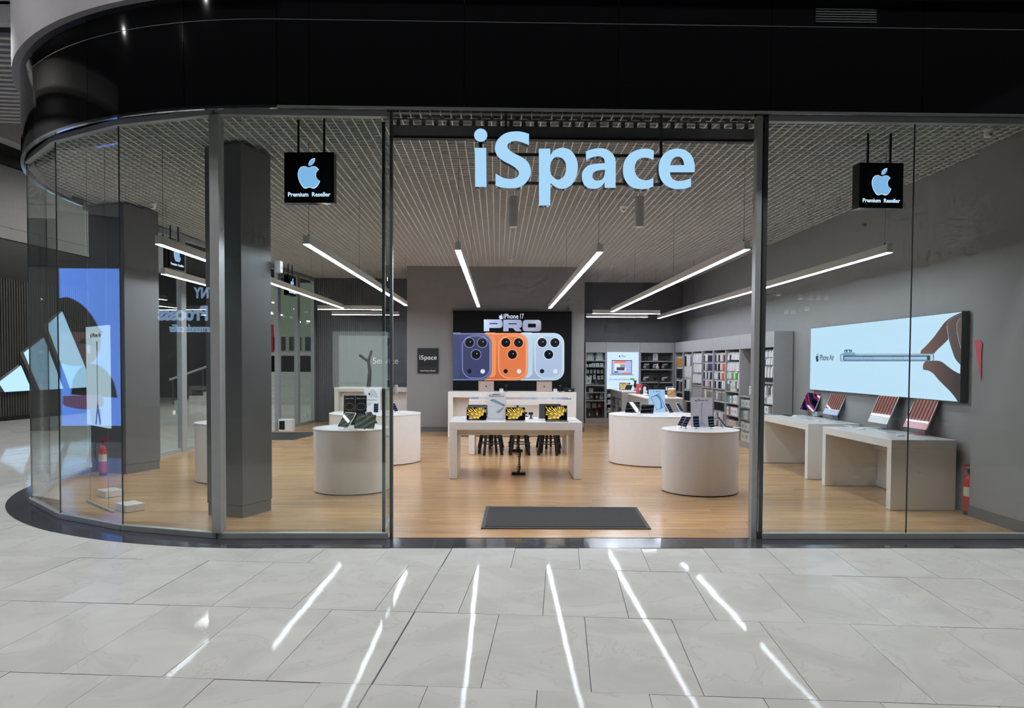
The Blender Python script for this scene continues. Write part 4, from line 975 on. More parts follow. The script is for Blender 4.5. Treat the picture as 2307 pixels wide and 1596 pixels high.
p = U(786.5, 953, Y=10.40); standee((p.x, 10.40, ZT), .16, .42, 0, 'dark standee, left half of the pair on the left front drum', art_dark, M('card_brown_black', (46, 38, 34), .35))
p = U(812.5, 953, Y=10.41); standee((p.x, 10.41, ZT), .16, .42, 0, 'dark standee, right half of the pair on the left front drum', art_dark, M('card_black', (24, 24, 26), .35))
# ---- tablets and phones on stands
def tablet(px, py, z, w, h, tilt, rz, label, body=SILV, scr=SC_BAND, group='tablets on stands', cat='tablet'):
    p = on(px, py, z); t = thing('display_' + cat, label, cat, (p.x, p.y, z), math.radians(rz), group)
    MB().lathe([(.5, 0), (.5, .006), (.46, .010)], 0, .02, 20, w * .75, w * .5).build('stand_base', PLW, t)
    lift = .03 if cat == 'tablet' else .035
    MB().tube([(0, .03, .008), (0, h * .35 * math.sin(tilt) + .012, lift + h * .3)], .008, 8).build('stem', SILV, t)
    by_ = slab_at('body', body, t, w, h, .008, tilt, lift, min(w, h) * .06)
    slab_at('screen', scr, by_, w * .95, h * .96, .001, tilt, lift + h * .02 * math.cos(tilt), min(w, h) * .05, -.005 + h * .02 * math.sin(tilt))
    return t
tablet(1423, 934, ZT, .245, .215, .55, -28, 'black tablet propped on its stand at the left edge of the wide right drum', PLB)
tablet(1457, 936, ZT, .235, .185, .60, -22, 'dark tablet on the wide right drum, just left of the pale blue standee')
tablet(1513, 934, ZT, .125, .20, .62, 38, 'small white-backed tablet on the wide right drum, just right of the pale blue standee', PLW, SC_BLUE)
tablet(1536, 930, ZT, .11, .17, .62, 42, 'small white-backed tablet at the right edge of the wide right drum', PLW, SC_BLUE)
tablet(772, 968, ZT, .24, .23, .62, -42, 'sage tablet leaning left at the edge of the left front drum', PLW, SC_GREEN)
tablet(820, 971, ZT, .27, .20, .55, -8, 'dark tablet facing the glass on the left front drum', PLB, SC_GREEN)
tablet(844, 960, ZT, .14, .20, .60, 62, 'pale tablet turned aside at the right of the left front drum', PLW, SC_GREEN)
for px, py, rz, tl, lab, b, s in ((1531, 965, -58, .62, 'orange phone leaning on its stand at the left of the right front drum', M('phone_orange', (205, 130, 80), .4, metal=.4), SC_BLUE), (1541, 967, -58, .62, 'black phone leaning on its stand beside the orange one', PLB, SC_BLUE),
                              (1569, 968, -6, .42, 'dark phone facing the doorway, left of the grey standee foot', PLB, SC_BLUE), (1603, 968, -4, .42, 'dark phone facing the doorway, right of the grey standee foot', PLB, SC_TEAL),
                              (1633, 966, 60, .66, 'silver phone leaning away at the right of the right front drum', SILV, SC_BLUE), (847, 934, 4, .3, 'blue phone in front of the earbud standee', PLB, SC_BLUE), (893, 931, 50, .6, 'black phone leaning at the doorway end of the wide left drum', PLB, SC_BLUE)):
    tablet(px, py, ZT, .078, .155, tl, rz, lab, b, s, 'phones on stands', 'phone')
def card(px, py, z, w, d, rz, label, m=PAPW):
    p = on(px, py, z); t = thing('price_card', label, 'card', (p.x, p.y, z), math.radians(rz), 'flat price cards')
    MB().box(-w / 2, w / 2, -d / 2, d / 2, 0, .004).build('acrylic', m, t, bevel=.001)
    MB().box(-w * .4, w * .2, -d * .1, d * .1, .004, .0045).build('print', INKG, t)
for a in ((1508, 963.5, ZT, .16, .09, 12, 'white price card at the left edge of the right front drum'), (1592, 970, ZT, .12, .07, 0, 'white price card at the front of the right front drum'), (1660, 964, ZT, .10, .08, -20, 'white price card at the right edge of the right front drum'),
          (1401, 930, ZT, .19, .11, 10, 'white booklet at the left edge of the wide right drum'), (1478, 937, ZT, .15, .06, 0, 'white price card in front of the pale blue standee'), (728, 966, ZT, .20, .10, 18, 'white booklet at the left edge of the left front drum'),
          (860, 966, ZT, .14, .08, -8, 'white price card at the right edge of the left front drum'), (757, 929, ZT, .10, .09, 0, 'white price card at the left edge of the wide left drum'), (915, 929, ZT, .20, .12, -10, 'white booklet at the right edge of the wide left drum'),
          (1112, 948, ZM, .20, .05, 0, 'pale price card below the white standee on the front table'), (1203, 947, ZM, .18, .05, 0, 'pale price card between two laptops on the front table'), (1293, 947, ZM, .14, .06, 0, 'grey price card at the right end of the front table'), (1038, 940, ZM, .16, .06, 0, 'grey price card at the left end of the front table')):
    card(*a)
# ---- pay counter equipment
ZK = FZ + 1.07
for px, lab in ((1129.5, 'white receipt terminal left on the pay counter'), (1251, 'white receipt terminal right on the pay counter')):
    p = U(px, 884, Y=17.3); t = thing('card_terminal', lab, 'terminal', (p.x, 17.32, ZK)); MB().box(-.045, .045, -.04, .04, 0, .075).build('case', PLW, t, bevel=.01); MB().box(-.03, .03, -.042, -.038, .04, .062).build('slot', INKG, t)
for px, lab in ((1140.5, 'black barcode scanner on its stand, left on the pay counter'), (1262.5, 'black barcode scanner on its stand, right on the pay counter')):
    p = U(px, 884, Y=17.35); t = thing('barcode_scanner', lab, 'scanner', (p.x, 17.38, ZK))
    MB().lathe([(.045, 0), (.045, .008), (.012, .016)], n=20).build('base', PLB, t, smooth=True); MB().tube([(0, 0, .01), (0, .005, .09), (0, -.01, .13)], .011, 10).build('neck', PLB, t, smooth=True)
    MB().lathe([(.012, 0), (.034, .012), (.036, .03), (.015, .042)], 0, -.01, 18, cz=.125).build('head', PLB, t, smooth=True)
p = U(1282, 884, Y=17.5); t = thing('receipt_printer', 'low black printer at the right end of the pay counter', 'printer', (p.x, 17.5, ZK)); MB().box(-.125, .125, -.08, .08, .01, .075).build('body', PLB, t, bevel=.012); MB().box(-.13, .13, -.07, .085, .075, .088).build('lid', PLB, t, bevel=.004); MB().box(-.02, .04, -.083, -.079, .02, .05).build('label_plate', INKG, t); MB().box(-.11, .11, -.06, .06, 0, .012).build('feet', PLB, t)
p = U(1187, 941, Y=11.9); t = thing('charging_dock', 'small black charging dock beside the middle laptop', 'dock', (p.x + .06, 11.75, ZM)); MB().box(-.035, .035, -.03, .03, 0, .01).build('base', PLB, t, bevel=.002); MB().box(-.012, .012, -.006, .006, .01, .07).build('stem', PLB, t); MB().box(-.04, .035, -.008, .008, .06, .10).build('head', PLB, t, bevel=.004)
# ---- computers on the right desks
ZD = FZ + .85
def desk_computer(px, py, w, h, label, body, scr, chin, stand, tilt=.40, rz=-90):
    p = on(px, py, ZD); t = thing('desktop_computer', label, 'computer', (p.x, p.y, ZD), math.radians(rz), 'computers on the right desks')
    MB().box(-.075, .075, -.06, .10, 0, .006).build('foot', stand, t, bevel=.003)
    MB().add([(-.065, .095, .006), (.065, .095, .006), (.065, .085, .006), (-.065, .085, .006), (-.055, .045, .17), (.055, .045, .17), (.055, .035, .17), (-.055, .035, .17)], [(0, 1, 5, 4), (1, 2, 6, 5), (2, 3, 7, 6), (3, 0, 4, 7), (4, 5, 6, 7), (3, 2, 1, 0)]).build('stand', stand, t, bevel=.002)
    z = .085; y = -.02
    cg_ = slab_at('casing', body, t, w, h, .014, tilt, z, .012, y)
    cf = .20 if chin else 0.03
    if chin:
        slab_at('chin', chin, cg_, w, h * cf, .001, tilt, z, .008, y - .008)
        slab_at('bezel', PLW, cg_, w * .995, h * (1 - cf), .001, tilt, z + h * cf * math.cos(tilt), .008, y - .008 + h * cf * math.sin(tilt))
    slab_at('screen', scr, cg_, w * .955, h * (1 - cf) * (.94 if chin else .985), .001, tilt, z + h * (cf + (.022 if chin else -.01)) * math.cos(tilt), .004, y - .0092 + h * (cf + (.022 if chin else -.01)) * math.sin(tilt))
    MB().tube([(.05, .10, .004), (.14, .12, .003), (.2, .16, .003)], .003, 6).build('power_cord', PLW, t)
    return t
PINK = M('pink_aluminium', (206, 146, 152), .35, noise=.02); LILA = M('lilac_aluminium', (150, 156, 186), .35, metal=.3, noise=.02)
desk_computer(1820, 937, .60, .385, 'large display with neon ribbons at the far end of the far desk', SILV, SC_NEON, None, SILV)
desk_computer(1873, 946, .52, .42, 'lilac desktop computer with a striped screen on the far desk', LILA, SC_STRIPE, M('chin_lilac', (176, 184, 204), .3), LILA)
desk_computer(1980, 967, .52, .42, 'silver desktop computer with a striped screen on the near desk', SILV, SC_STRIPE, M('chin_silver', (206, 210, 212), .3), SILV)
desk_computer(2064, 980, .52, .42, 'pink desktop computer with a striped screen on the near desk', PINK, SC_STRIPE, M('chin_pink', (222, 160, 168), .3), PINK)
p = on(1846, 939.5, ZD); t = thing('compact_computer', 'low silver box computer beside the neon display', 'computer', (p.x, p.y, ZD)); MB().box(-.098, .098, -.098, .098, .006, .095).build('case', SILV, t, bevel=.022); MB().lathe([(.085, 0), (.085, .008)], n=24).build('foot_ring', PLB, t)
def keyb(px, py, label, m=PLW):
    p = on(px, py, ZD); t = thing('keyboard', label, 'keyboard', (p.x, p.y, ZD), math.radians(-90), 'slim keyboards')
    MB().box(-.14, .14, -.057, .057, 0, .008).build('case', m, t, bevel=.003); MB().box(-.133, .133, -.05, .05, .008, .0095).build('keys', INKG if m is PLW else PLB, t)
def mouse(px, py, label):
    p = on(px, py, ZD); t = thing('mouse', label, 'mouse', (p.x, p.y, ZD), math.radians(-90), 'white mice'); b = MB()
    b.lathe([(.02, .0), (.5, .001), (.49, .010), (.40, .018), (.22, .0225), (.02, .024)], n=20, sx=.058, sy=.112); b.build('shell', PLW, t, smooth=True)
    MB().lathe([(.47, 0), (.47, .001)], n=16, sx=.055, sy=.108).build('sole', PLB, t)
for a in ((1776, 937, 'black keyboard at the far end of the far desk', PLB), (1820, 946, 'white keyboard before the lilac computer'), (1918, 961, 'white keyboard before the silver computer'), (1996, 974, 'white keyboard before the pink computer')): keyb(*a)
for a in ((1791, 939.5, 'white mouse beside the black keyboard'), (1841, 949.5, 'white mouse near the front edge of the far desk'), (1941, 968, 'white mouse beside the keyboard of the silver computer'), (2028, 983.5, 'white mouse at the near end of the near desk')): mouse(*a)
# ---- packs on hooks, right wall cabinets
HOOKM = M('hook_white', (232, 232, 232), .35); PK = {}
def pack_col(c): return M('pack_%d_%d_%d' % c, c, .35, noise=.02)
def make_pack(c, h, hook=True):
    key = (c, h)
    if key in PK: return PK[key]
    b = MB(); b.box(-.115, 0, -.034, .034, -h, 0); body = b.mesh('pack', pack_col(c))
    b = MB(); b.tube([(-.02, 0, .045), (-.05, 0, .052), (-.09, 0, .045), (-.115, 0, .02)], .007, 6); b.box(-.10, -.01, -.026, .026, 0, .028); tab = b.mesh('hang_tab', HOOKM)
    PK[key] = (body, tab); return PK[key]
Wt, Bk, Gy, Bl, Or, Pk, Ye, Gr, Tn, Nv = (226, 224, 226), (40, 42, 48), (120, 120, 124), (58, 72, 120), (224, 110, 70), (222, 170, 170), (206, 186, 60), (96, 178, 70), (150, 138, 126), (36, 40, 70)
CN = {Wt: 'white', Bk: 'black', Gy: 'grey', Bl: 'blue', Or: 'orange', Pk: 'pink', Ye: 'yellow', Gr: 'green', Tn: 'brown', Nv: 'navy', (214, 150, 60): 'orange', (206, 150, 70): 'amber', (70, 86, 110): 'slate blue'}
ORD = ['first', 'second', 'third', 'fourth', 'fifth', 'sixth', 'seventh', 'eighth', 'ninth', 'tenth', 'eleventh', 'twelfth', 'thirteenth', 'fourteenth', 'fifteenth', 'sixteenth', 'seventeenth', 'eighteenth', 'nineteenth', 'twentieth']
BAYN = ['end cabinet', 'glass-door cabinet', 'green-box cabinet', 'orange-case cabinet', 'navy-case cabinet', 'all-white cabinet', 'yellow-pack cabinet', 'corner cabinet']
def hook_row(bay, z, h, cols, what, rowname):
    y0, y1 = YB[bay] + .06, YB[bay + 1] - .06; n = len(cols)
    for i, c in enumerate(cols):
        y = y1 - (y1 - y0) * (i + .5) / n; bm_, tb = make_pack(c, h)
        o = bpy.data.objects.new('hanging_pack', bm_); col.objects.link(o); o.location = (5.33 + random.uniform(-.01, .01), y, z); o.rotation_euler = (0, random.uniform(-.03, .03), random.uniform(-.06, .06))
        tag(o, '%s %s, %s from left on the %s, %s' % (CN[c], what, ORD[i], rowname, BAYN[bay]), 'pack', 'packs on the %s, %s' % (rowname, BAYN[bay])); k = bpy.data.objects.new('hang_tab', tb); col.objects.link(k); k.parent = o
R7 = lambda *c: [random.choice(c) for _ in range(6)]
rows = {7: [(1.93, .24, [(214, 150, 60), (206, 150, 70)], 'orange bag', 'top hooks'), (1.62, .26, [Bk, Bk, Bk], 'black sleeve', 'second hooks'), (1.26, .28, [Bk, Gy, Bk], 'dark grey sleeve', 'third hooks'), (.92, .26, [Bk, Bk], 'black pouch', 'lowest hooks')],
        6: [(1.98, .28, [Bk, Wt, Wt, (70, 86, 110)], 'tall tablet cover', 'top hooks'), (1.66, .27, [Wt, Wt, Wt, Wt], 'tall white tablet cover', 'second hooks'), (1.33, .25, [Bk, Wt, Wt, Ye], 'tall tablet cover', 'third hooks'), (1.02, .26, [Bk, Bk, Gy], 'black tablet cover', 'fourth hooks'), (.72, .26, [Tn, Bk, Bk], 'dark tablet cover', 'lowest hooks')],
        5: [(1.99, .20, [Wt] * 5, 'white pack', 'top hooks'), (1.74, .20, [Wt] * 5, 'white pack', 'middle hooks'), (1.46, .20, [Wt] * 5, 'white pack', 'lower hooks')],
        4: [(1.975, .155, [Bk, Wt, Wt, Bk, Nv, Bl], 'narrow phone case', 'top hooks'), (1.765, .155, [Bk, Wt, Tn, Bl, Nv, Bl], 'narrow phone case', 'second hooks'), (1.555, .165, [Bk, Wt, Bk, Wt, Nv, Nv], 'narrow phone case', 'third hooks'), (1.345, .145, [Bk, Wt, Pk, Pk, Bk, Wt], 'narrow phone case', 'fourth hooks'), (1.09, .17, [Tn, Wt, Tn, Tn, Gy, Tn], 'narrow brown case', 'fifth hooks')],
        3: [(1.97, .15, [Bk, Wt, Bk, Wt, Pk, Bk], 'narrow phone case', 'top hooks'), (1.765, .15, [Bk, Wt, Bk, Wt, Or, Or], 'narrow phone case', 'second hooks'), (1.555, .15, [Wt, Wt, Bk, Wt, Or, Pk], 'narrow phone case', 'third hooks'), (1.345, .155, [Bk, Wt, Bk, Bk, Wt, Wt], 'narrow phone case', 'fourth hooks'), (1.09, .17, [Tn, Wt, Gy, Tn, Gy, Tn], 'narrow brown case', 'fifth hooks'), (.86, .19, [Bk] * 6, 'narrow black case', 'sixth hooks'), (.61, .14, [Wt, Gy, Wt, Wt, Gy], 'small white cable pack', 'seventh hooks'), (.42, .13, [Wt, Gy, Wt, Gy, Wt], 'small white cable pack', 'lowest hooks')],
        2: [(1.97, .12, [Wt, Bk, Wt, Wt, Wt, Wt], 'small white cable box', 'top hooks'), (1.755, .15, [Wt] * 6, 'small white cable box', 'second hooks'), (1.56, .13, [Wt, Wt, Gr, Wt, Gr, Wt], 'small green or white box', 'third hooks'), (1.385, .15, [Wt, Gy, Wt, Wt, Gy, Wt], 'small grey or white box', 'fourth hooks')],
        0: [(1.985, .09, [Wt] * 6, 'short white adapter box', 'top hooks'), (1.85, .10, [Wt, Wt, Gy, Wt, Wt, Wt], 'short white adapter box', 'second hooks'), (1.69, .19, [Wt] * 5, 'white cable box', 'third hooks'), (1.31, .20, [Wt, Gy, Wt, Gy, Wt], 'striped cable box', 'fourth hooks'), (1.12, .13, [Wt, Gy, Wt, Gy, Wt, Wt], 'striped cable box', 'lowest hooks')]}
random.seed(11)
for bay, rr in rows.items():
    for z, h, cols, what, rn in rr: hook_row(bay, z, h, cols, what, rn)
# ---- boxes standing on shelves
def shelf_boxes(bay, z, specs, lab):
    y = YB[bay + 1] - .07
    for i, (w, h, c) in enumerate(specs):
        if y - w < YB[bay] + .04: break
        o = MB().box(-.14, 0, 0, w - .008, 0, h).build('product_box', pack_col(c), bevel=.002, loc=(5.36, y - w, z)); tag(o, '%s, %s from left' % (lab, ORD[i]), 'box', 'shelf boxes: ' + lab)
        MB().box(-.1408, -.14, w * .25, w * .6, h * .3, h * .7).build('print', INKG, o)
        y -= w
bl = lambda s: s
shelf_boxes(2, 1.158, [(.24, .15, (90, 88, 84)), (.12, .17, Wt), (.10, .18, (190, 200, 120)), (.12, .16, Wt), (.12, .15, Tn)], 'boxed speaker or cable on the upper box shelf of the third cabinet')
shelf_boxes(2, .898, [(.10, .14, (60, 150, 140)), (.11, .15, (70, 160, 150)), (.11, .15, Wt), (.1, .14, Gy), (.11, .17, Wt), (.14, .18, Wt)], 'teal or white box on the middle box shelf of the third cabinet')
shelf_boxes(2, .628, [(.12, .17, Wt), (.08, .17, Gy), (.08, .18, (190, 110, 90)), (.1, .18, Wt), (.12, .16, Wt), (.2, .17, Wt)], 'white or red box on the lower box shelf of the third cabinet')
shelf_boxes(2, .388, [(.2, .12, (200, 180, 178)), (.2, .12, (206, 190, 188)), (.24, .11, (200, 186, 184))], 'pinkish box on the lowest shelf of the third cabinet')
shelf_boxes(1, .858, [(.22, .15, Wt), (.22, .15, Wt), (.18, .15, Wt), (.16, .15, Wt)], 'white boxed set on the top shelf behind the glass door')
shelf_boxes(1, .608, [(.16, .16, Gy), (.13, .17, Wt), (.14, .17, Wt), (.2, .15, Gy)], 'white or grey box on the second shelf behind the glass door')
shelf_boxes(1, .368, [(.24, .17, Wt), (.2, .16, Wt), (.24, .16, (210, 208, 206))], 'large white box on the third shelf behind the glass door')
shelf_boxes(1, FZ + .128, [(.25, .2, Wt), (.22, .19, (214, 206, 200)), (.2, .2, Wt)], 'large pale box on the bottom shelf behind the glass door')
shelf_boxes(0, 1.008, [(.16, .12, Wt), (.16, .13, Wt), (.18, .13, Wt), (.16, .13, Wt), (.16, .12, Wt)], 'white box on the shelf of the end cabinet')
shelf_boxes(0, .808, [(.2, .13, Wt), (.2, .12, Wt), (.2, .14, Wt)], 'white box on the middle shelf of the end cabinet')
shelf_boxes(0, .578, [(.2, .15, Wt), (.2, .16, Wt), (.2, .14, Wt)], 'white box on the lower shelf of the end cabinet')
p = U(1690, 881, X=5.24); t = thing('shelf_speaker', 'grey box speaker on the ledge above the glass door', 'speaker', (5.27, 14.98, 1.088)); MB().box(-.06, .06, -.055, .055, 0, .19).build('case', M('speaker_grey', (170, 168, 164), .6), t, bevel=.008); MB().box(-.062, -.058, -.045, .045, .02, .17).build('grille', GREYC, t)
# ---- back cabinet: glass-fronted bay with headphone boxes
def bx(px0, px1, pyb, pyt, c, lab, nm='product_box', cat='box', y=21.78, d=.12, art=None, grp=None):
    a, b = U(px0, pyb, Y=y), U(px1, pyt, Y=y); zb_ = a.z
    o = MB().box(a.x, b.x, y, y + d, zb_, b.z).build(nm, pack_col(c)); tag(o, lab, cat, grp)
    if art == 'band':
        m_ = curve_mesh([[(r * math.cos(t), r * math.sin(t)) for r, ts in ((.12, range(0, 181, 15)), (.105, range(180, -1, -15))) for t in map(math.radians, ts)]], .002)
        put('headphone_print', m_, INK, FRONT(((a.x + b.x) / 2, y - .002, zb_ + .16)), o)
        for s in (-1, 1): put('ear_cup_print', curve_mesh([rrect(-.03, -.06, .03, .06, .025)], .002), INKG, FRONT(((a.x + b.x) / 2 + s * .105, y - .002, zb_ + .12)), o)
    elif art == 'drone':
        put('name_print', curve_mesh([cr([(-.11, -.02), (-.07, .03), (-.03, .02), (.02, .035), (.07, .03), (.12, .045), (.09, .0), (.04, -.015), (-.02, -.02), (-.06, -.015)]), circ(-.045, .003, .010, 8), circ(.0, .008, .009, 8), circ(.05, .012, .009, 8)], .002), WHITEM, FRONT(((a.x + b.x) / 2, y - .002, zb_ + (b.z - zb_) * .68)) @ Matrix.Diagonal((.75, .75, 1, 1)), o)
        put('label_print', curve_mesh([[(-.10, 0), (-.02, 0), (-.02, .06), (-.10, .06)]], .002), INKG, FRONT(((a.x + b.x) / 2, y - .002, zb_ + .03)), o)
    else:
        put('print', curve_mesh([rrect(-.3 * (b.x - a.x), 0, .1 * (b.x - a.x), .35 * (b.z - zb_), .004)], .001), INKG if sum(c) > 300 else WHITEM, FRONT(((a.x + b.x) / 2, y - .001, zb_ + .3 * (b.z - zb_))), o)
    return o
S1, S2, S3, S4, S5 = 813, 826.5, 868, 884.5, 902.5
bx(1320, 1338.5, S1, 794.5, (200, 198, 194), 'pale box with headphones pictured, left on the top shelf behind glass', art='band'); bx(1342, 1360, S1, 794.5, (206, 205, 202), 'pale box with headphones pictured, right on the top shelf behind glass', art='band')
for k, (a, b, h) in enumerate(((1318.8, 1324.5, 5), (1327, 1332, 6), (1333.3, 1341, 8), (1342.5, 1350, 8), (1352, 1359.5, 8))): bx(a, b, S2, S2 - h, (218, 217, 214), 'small white box on the second shelf behind glass, number %s from the poster wall' % ['one', 'two', 'three', 'four', 'five'][k], y=21.7)
for i, x in enumerate((1321.5, 1329.5, 1337.5, 1345.5, 1353.5)): bx(x, x + 5.2, 842, 833.5, (196, 196, 194), 'small hanging white pack, %s from left in the upper row behind glass' % ORD[i], grp='small packs behind glass, upper row', nm='hanging_pack', cat='pack', y=21.8, d=.03)
for i, x in enumerate((1319.5, 1328, 1336.5, 1346, 1353.5)): bx(x, x + 5.5, 855 + (i % 2), 847 - (i % 3), (190, 188, 186), 'small hanging white pack, %s from left in the lower row behind glass' % ORD[i], grp='small packs behind glass, lower row', nm='hanging_pack', cat='pack', y=21.8, d=.03)
bx(1321, 1332, 866, 850, (206, 205, 203), 'white price list leaning on the shelf behind glass', nm='price_list', cat='card', y=21.66, d=.008)
bx(1327.5, 1336, S4 - .5, 875, (198, 200, 200), 'pale box alone on the fourth shelf behind glass'); 
for x, c, l in ((1320.5, (186, 186, 184), 'white'), (1329.5, (90, 60, 56), 'red trimmed dark'), (1341.5, (84, 56, 54), 'maroon trimmed dark'), (1351.5, (204, 204, 202), 'large white')): bx(x, x + 7.5, 900, 888, c, l + ' hanging pack on the fifth shelf behind glass', nm='hanging_pack', cat='pack', y=21.8, d=.03)
for x, c, l in ((1320, (150, 150, 148), 'grey'), (1334, (160, 158, 156), 'silver'), (1346, (150, 60, 66), 'red')): bx(x, x + 9.5, 919.5, 908, c, l + ' hanging pack above the bottom shelf behind glass', nm='hanging_pack', cat='pack', y=21.8, d=.03)
bx(1342.5, 1348.5, 942, 922, (120, 34, 40), 'tall dark red box on the bottom shelf behind glass'); bx(1326, 1331.5, 942, 926, (58, 50, 48), 'tall dark box on the bottom shelf behind glass')
for y0, y1, nm in ((903, 889, 'upper'), (924, 901.5 + 1, 'middle')): pass
for pyb, pyt, l in ((893, 888, 'top'), (910, 901, 'second'), (928, 919.5, 'third'), (943.5, 932.5, 'bottom')): bx(1369.5, 1376.5, pyb, pyt, (214, 213, 211), 'white box on the %s shelf below the lit laptop poster' % l, y=21.72)
# lit laptop poster in the second bay
a, b = U(1367, 877, Y=21.60), U(1435, 794, Y=21.60)
lp_ = thing('laptop_lightbox', 'pale blue lit poster of a laptop between the back cabinets', 'poster', ((a.x + b.x) / 2, 21.62, a.z))
MB().box(a.x, b.x, 21.575, 21.60, a.z, b.z).build('print', EM('poster_ice_blue', (198, 222, 252), 1.15), lp_, world=True)
MB().box(b.x, b.x + .05, 21.58, 21.80, a.z, b.z).build('glowing_edge', EM('poster_edge', (190, 214, 250), 1.2), lp_, world=True)
def lpp(nm, x0, x1, y0, y1, m, d=0, r=.008):
    p0, p1 = U(x0, y1, Y=21.57), U(x1, y0, Y=21.57); put(nm, curve_mesh([rrect(p0.x, p0.z, p1.x, p1.z, r)], .002), m, frame((0, 21.573 - .002 * d, 0), (1, 0, 0), (0, 0, 1)), lp_)
lpp('screen_bezel', 1378, 1424, 812, 843.5, EM('bezel_navy', (40, 44, 70), 1)); lpp('screen_picture', 1379.3, 1422.7, 813.5, 842.3, EM('picture_lavender', (176, 190, 236), 1), 1)
lpp('screen_picture', 1384, 1409, 813.5, 819.5, EM('picture_coral', (238, 140, 110), 1), 2); lpp('screen_picture', 1384, 1410, 819.5, 837, EM('picture_white', (230, 234, 244), 1), 3)
lpp('screen_picture', 1397, 1409, 821, 829, EM('picture_grey', (150, 160, 180), 1), 4); lpp('screen_picture', 1384, 1392.5, 837, 840, EM('picture_blue', (52, 80, 190), 1), 4); lpp('screen_picture', 1389, 1407, 828, 835, EM('picture_charcoal', (70, 76, 90), 1), 5)
lpp('screen_picture', 1402, 1422, 840, 842, EM('picture_coral', (238, 140, 110), 1), 4); lpp('base_line', 1373.5, 1428, 844.5, 845.6, EM('base_slate', (110, 122, 150), 1), 1, .002)
lpp('word_highlight', 1420, 1429.5, 852.5, 857, EM('highlight_green', (110, 190, 80), 1), 1, .002)
p = U(1403.5, 805, Y=21.57); put('lettering', text_mesh('Mac', .085, .002, 0, 'LEFT'), INK, FRONT((p.x - .055, 21.571, p.z)), lp_); put('emblem', curve_mesh(apple(.06), .002), INK, FRONT((p.x - .10, 21.571, p.z + .03)), lp_)
p = U(1372, 857, Y=21.57); tm_ = text_mesh('Ось чому ви полюбите', .075, .002, 0, 'LEFT'); wd_ = max(v.co.x for v in tm_.vertices); put('lettering', tm_, INK, FRONT((p.x, 21.571, p.z)) @ Matrix.Diagonal(((U(1419, 857, Y=21.57).x - p.x) / wd_, 1, 1, 1)), lp_)
p = U(1420.5, 856.5, Y=21.57); put('lettering', text_mesh('Mac', .062, .002, 0, 'LEFT'), INK, FRONT((p.x, 21.566, p.z)), lp_)
# third bay: drone boxes
DR = (44, 44, 46)
for x0, x1, yb_, yt, l in ((1450, 1463.5, 831.5, 817.5, 'left on the second shelf'), (1471, 1484, 831.5, 818, 'middle on the second shelf'), (1491, 1505, 831.5, 817.5, 'right on the second shelf'), (1449, 1462.5, 860, 847, 'left on the third shelf'), (1491, 1504.5, 860, 848, 'right on the third shelf')):
    bx(x0, x1, yb_, yt, DR, 'dark box with slanted white name, ' + l + ' of the corner cabinet', art='drone', y=21.75, d=.16)
bx(1471, 1482.5, 812.5, 796, (190, 189, 188), 'white price list standing on the top shelf of the corner cabinet', nm='price_list', cat='card', y=21.72, d=.01)
for x, c, l in ((1455, (22, 66, 58), 'left dark green'), (1458.3, (20, 60, 54), 'right dark green'), (1495, (52, 38, 30), 'left dark brown'), (1498.3, (50, 36, 30), 'right dark brown')):
    a, b = U(x, 812.5, Y=21.8), U(x, 804, Y=21.8); t = thing('bottle', l + ' cylinder bottle on the top shelf of the corner cabinet', 'bottle', (a.x, 21.8, a.z), 0, 'bottles on the top shelf of the corner cabinet'); MB().lathe([(.017, 0), (.019, .004), (.019, b.z - a.z - .01), (.012, b.z - a.z)], n=14).build('body', pack_col(c), t, smooth=True); MB().lathe([(.013, b.z - a.z), (.013, b.z - a.z + .012)], n=12).build('cap', PLB, t)
p = U(1481.5, 831, Y=21.65); t = thing('toy_camera', 'small white and pink round gadget in front of the middle dark box', 'gadget', (p.x, 21.68, p.z)); MB().lathe([(.04, 0), (.05, .02), (.05, .06), (.03, .08), (.022, .10), (.03, .12), (.012, .15)], n=18).build('body', M('gadget_cream', (226, 200, 190), .4), t, smooth=True); MB().lathe([(.018, 0), (.018, .01)], 0, -.045, 12, cz=.05).build('lens', PLB, t)
p = U(1477, 858, Y=21.7); t = thing('headphone_stand', 'black headphones hanging on a thin stand in the corner cabinet', 'headphones', (p.x, 21.72, sz(861.5) + .01))
MB().tube([(0, .04, 0), (0, .04, .34)], .008, 8).build('pole', PLB, t); MB().tube([(.075 * math.cos(math.radians(a)), 0, .20 + .085 * math.sin(math.radians(a))) for a in range(-30, 211, 15)], .009, 8).build('headband', PLB, t, smooth=True); MB().lathe([(.05, 0), (.06, .02), (.06, .045), (.04, .06)], n=16, cz=.065).build('ear_cushion', PLB, t, smooth=True)
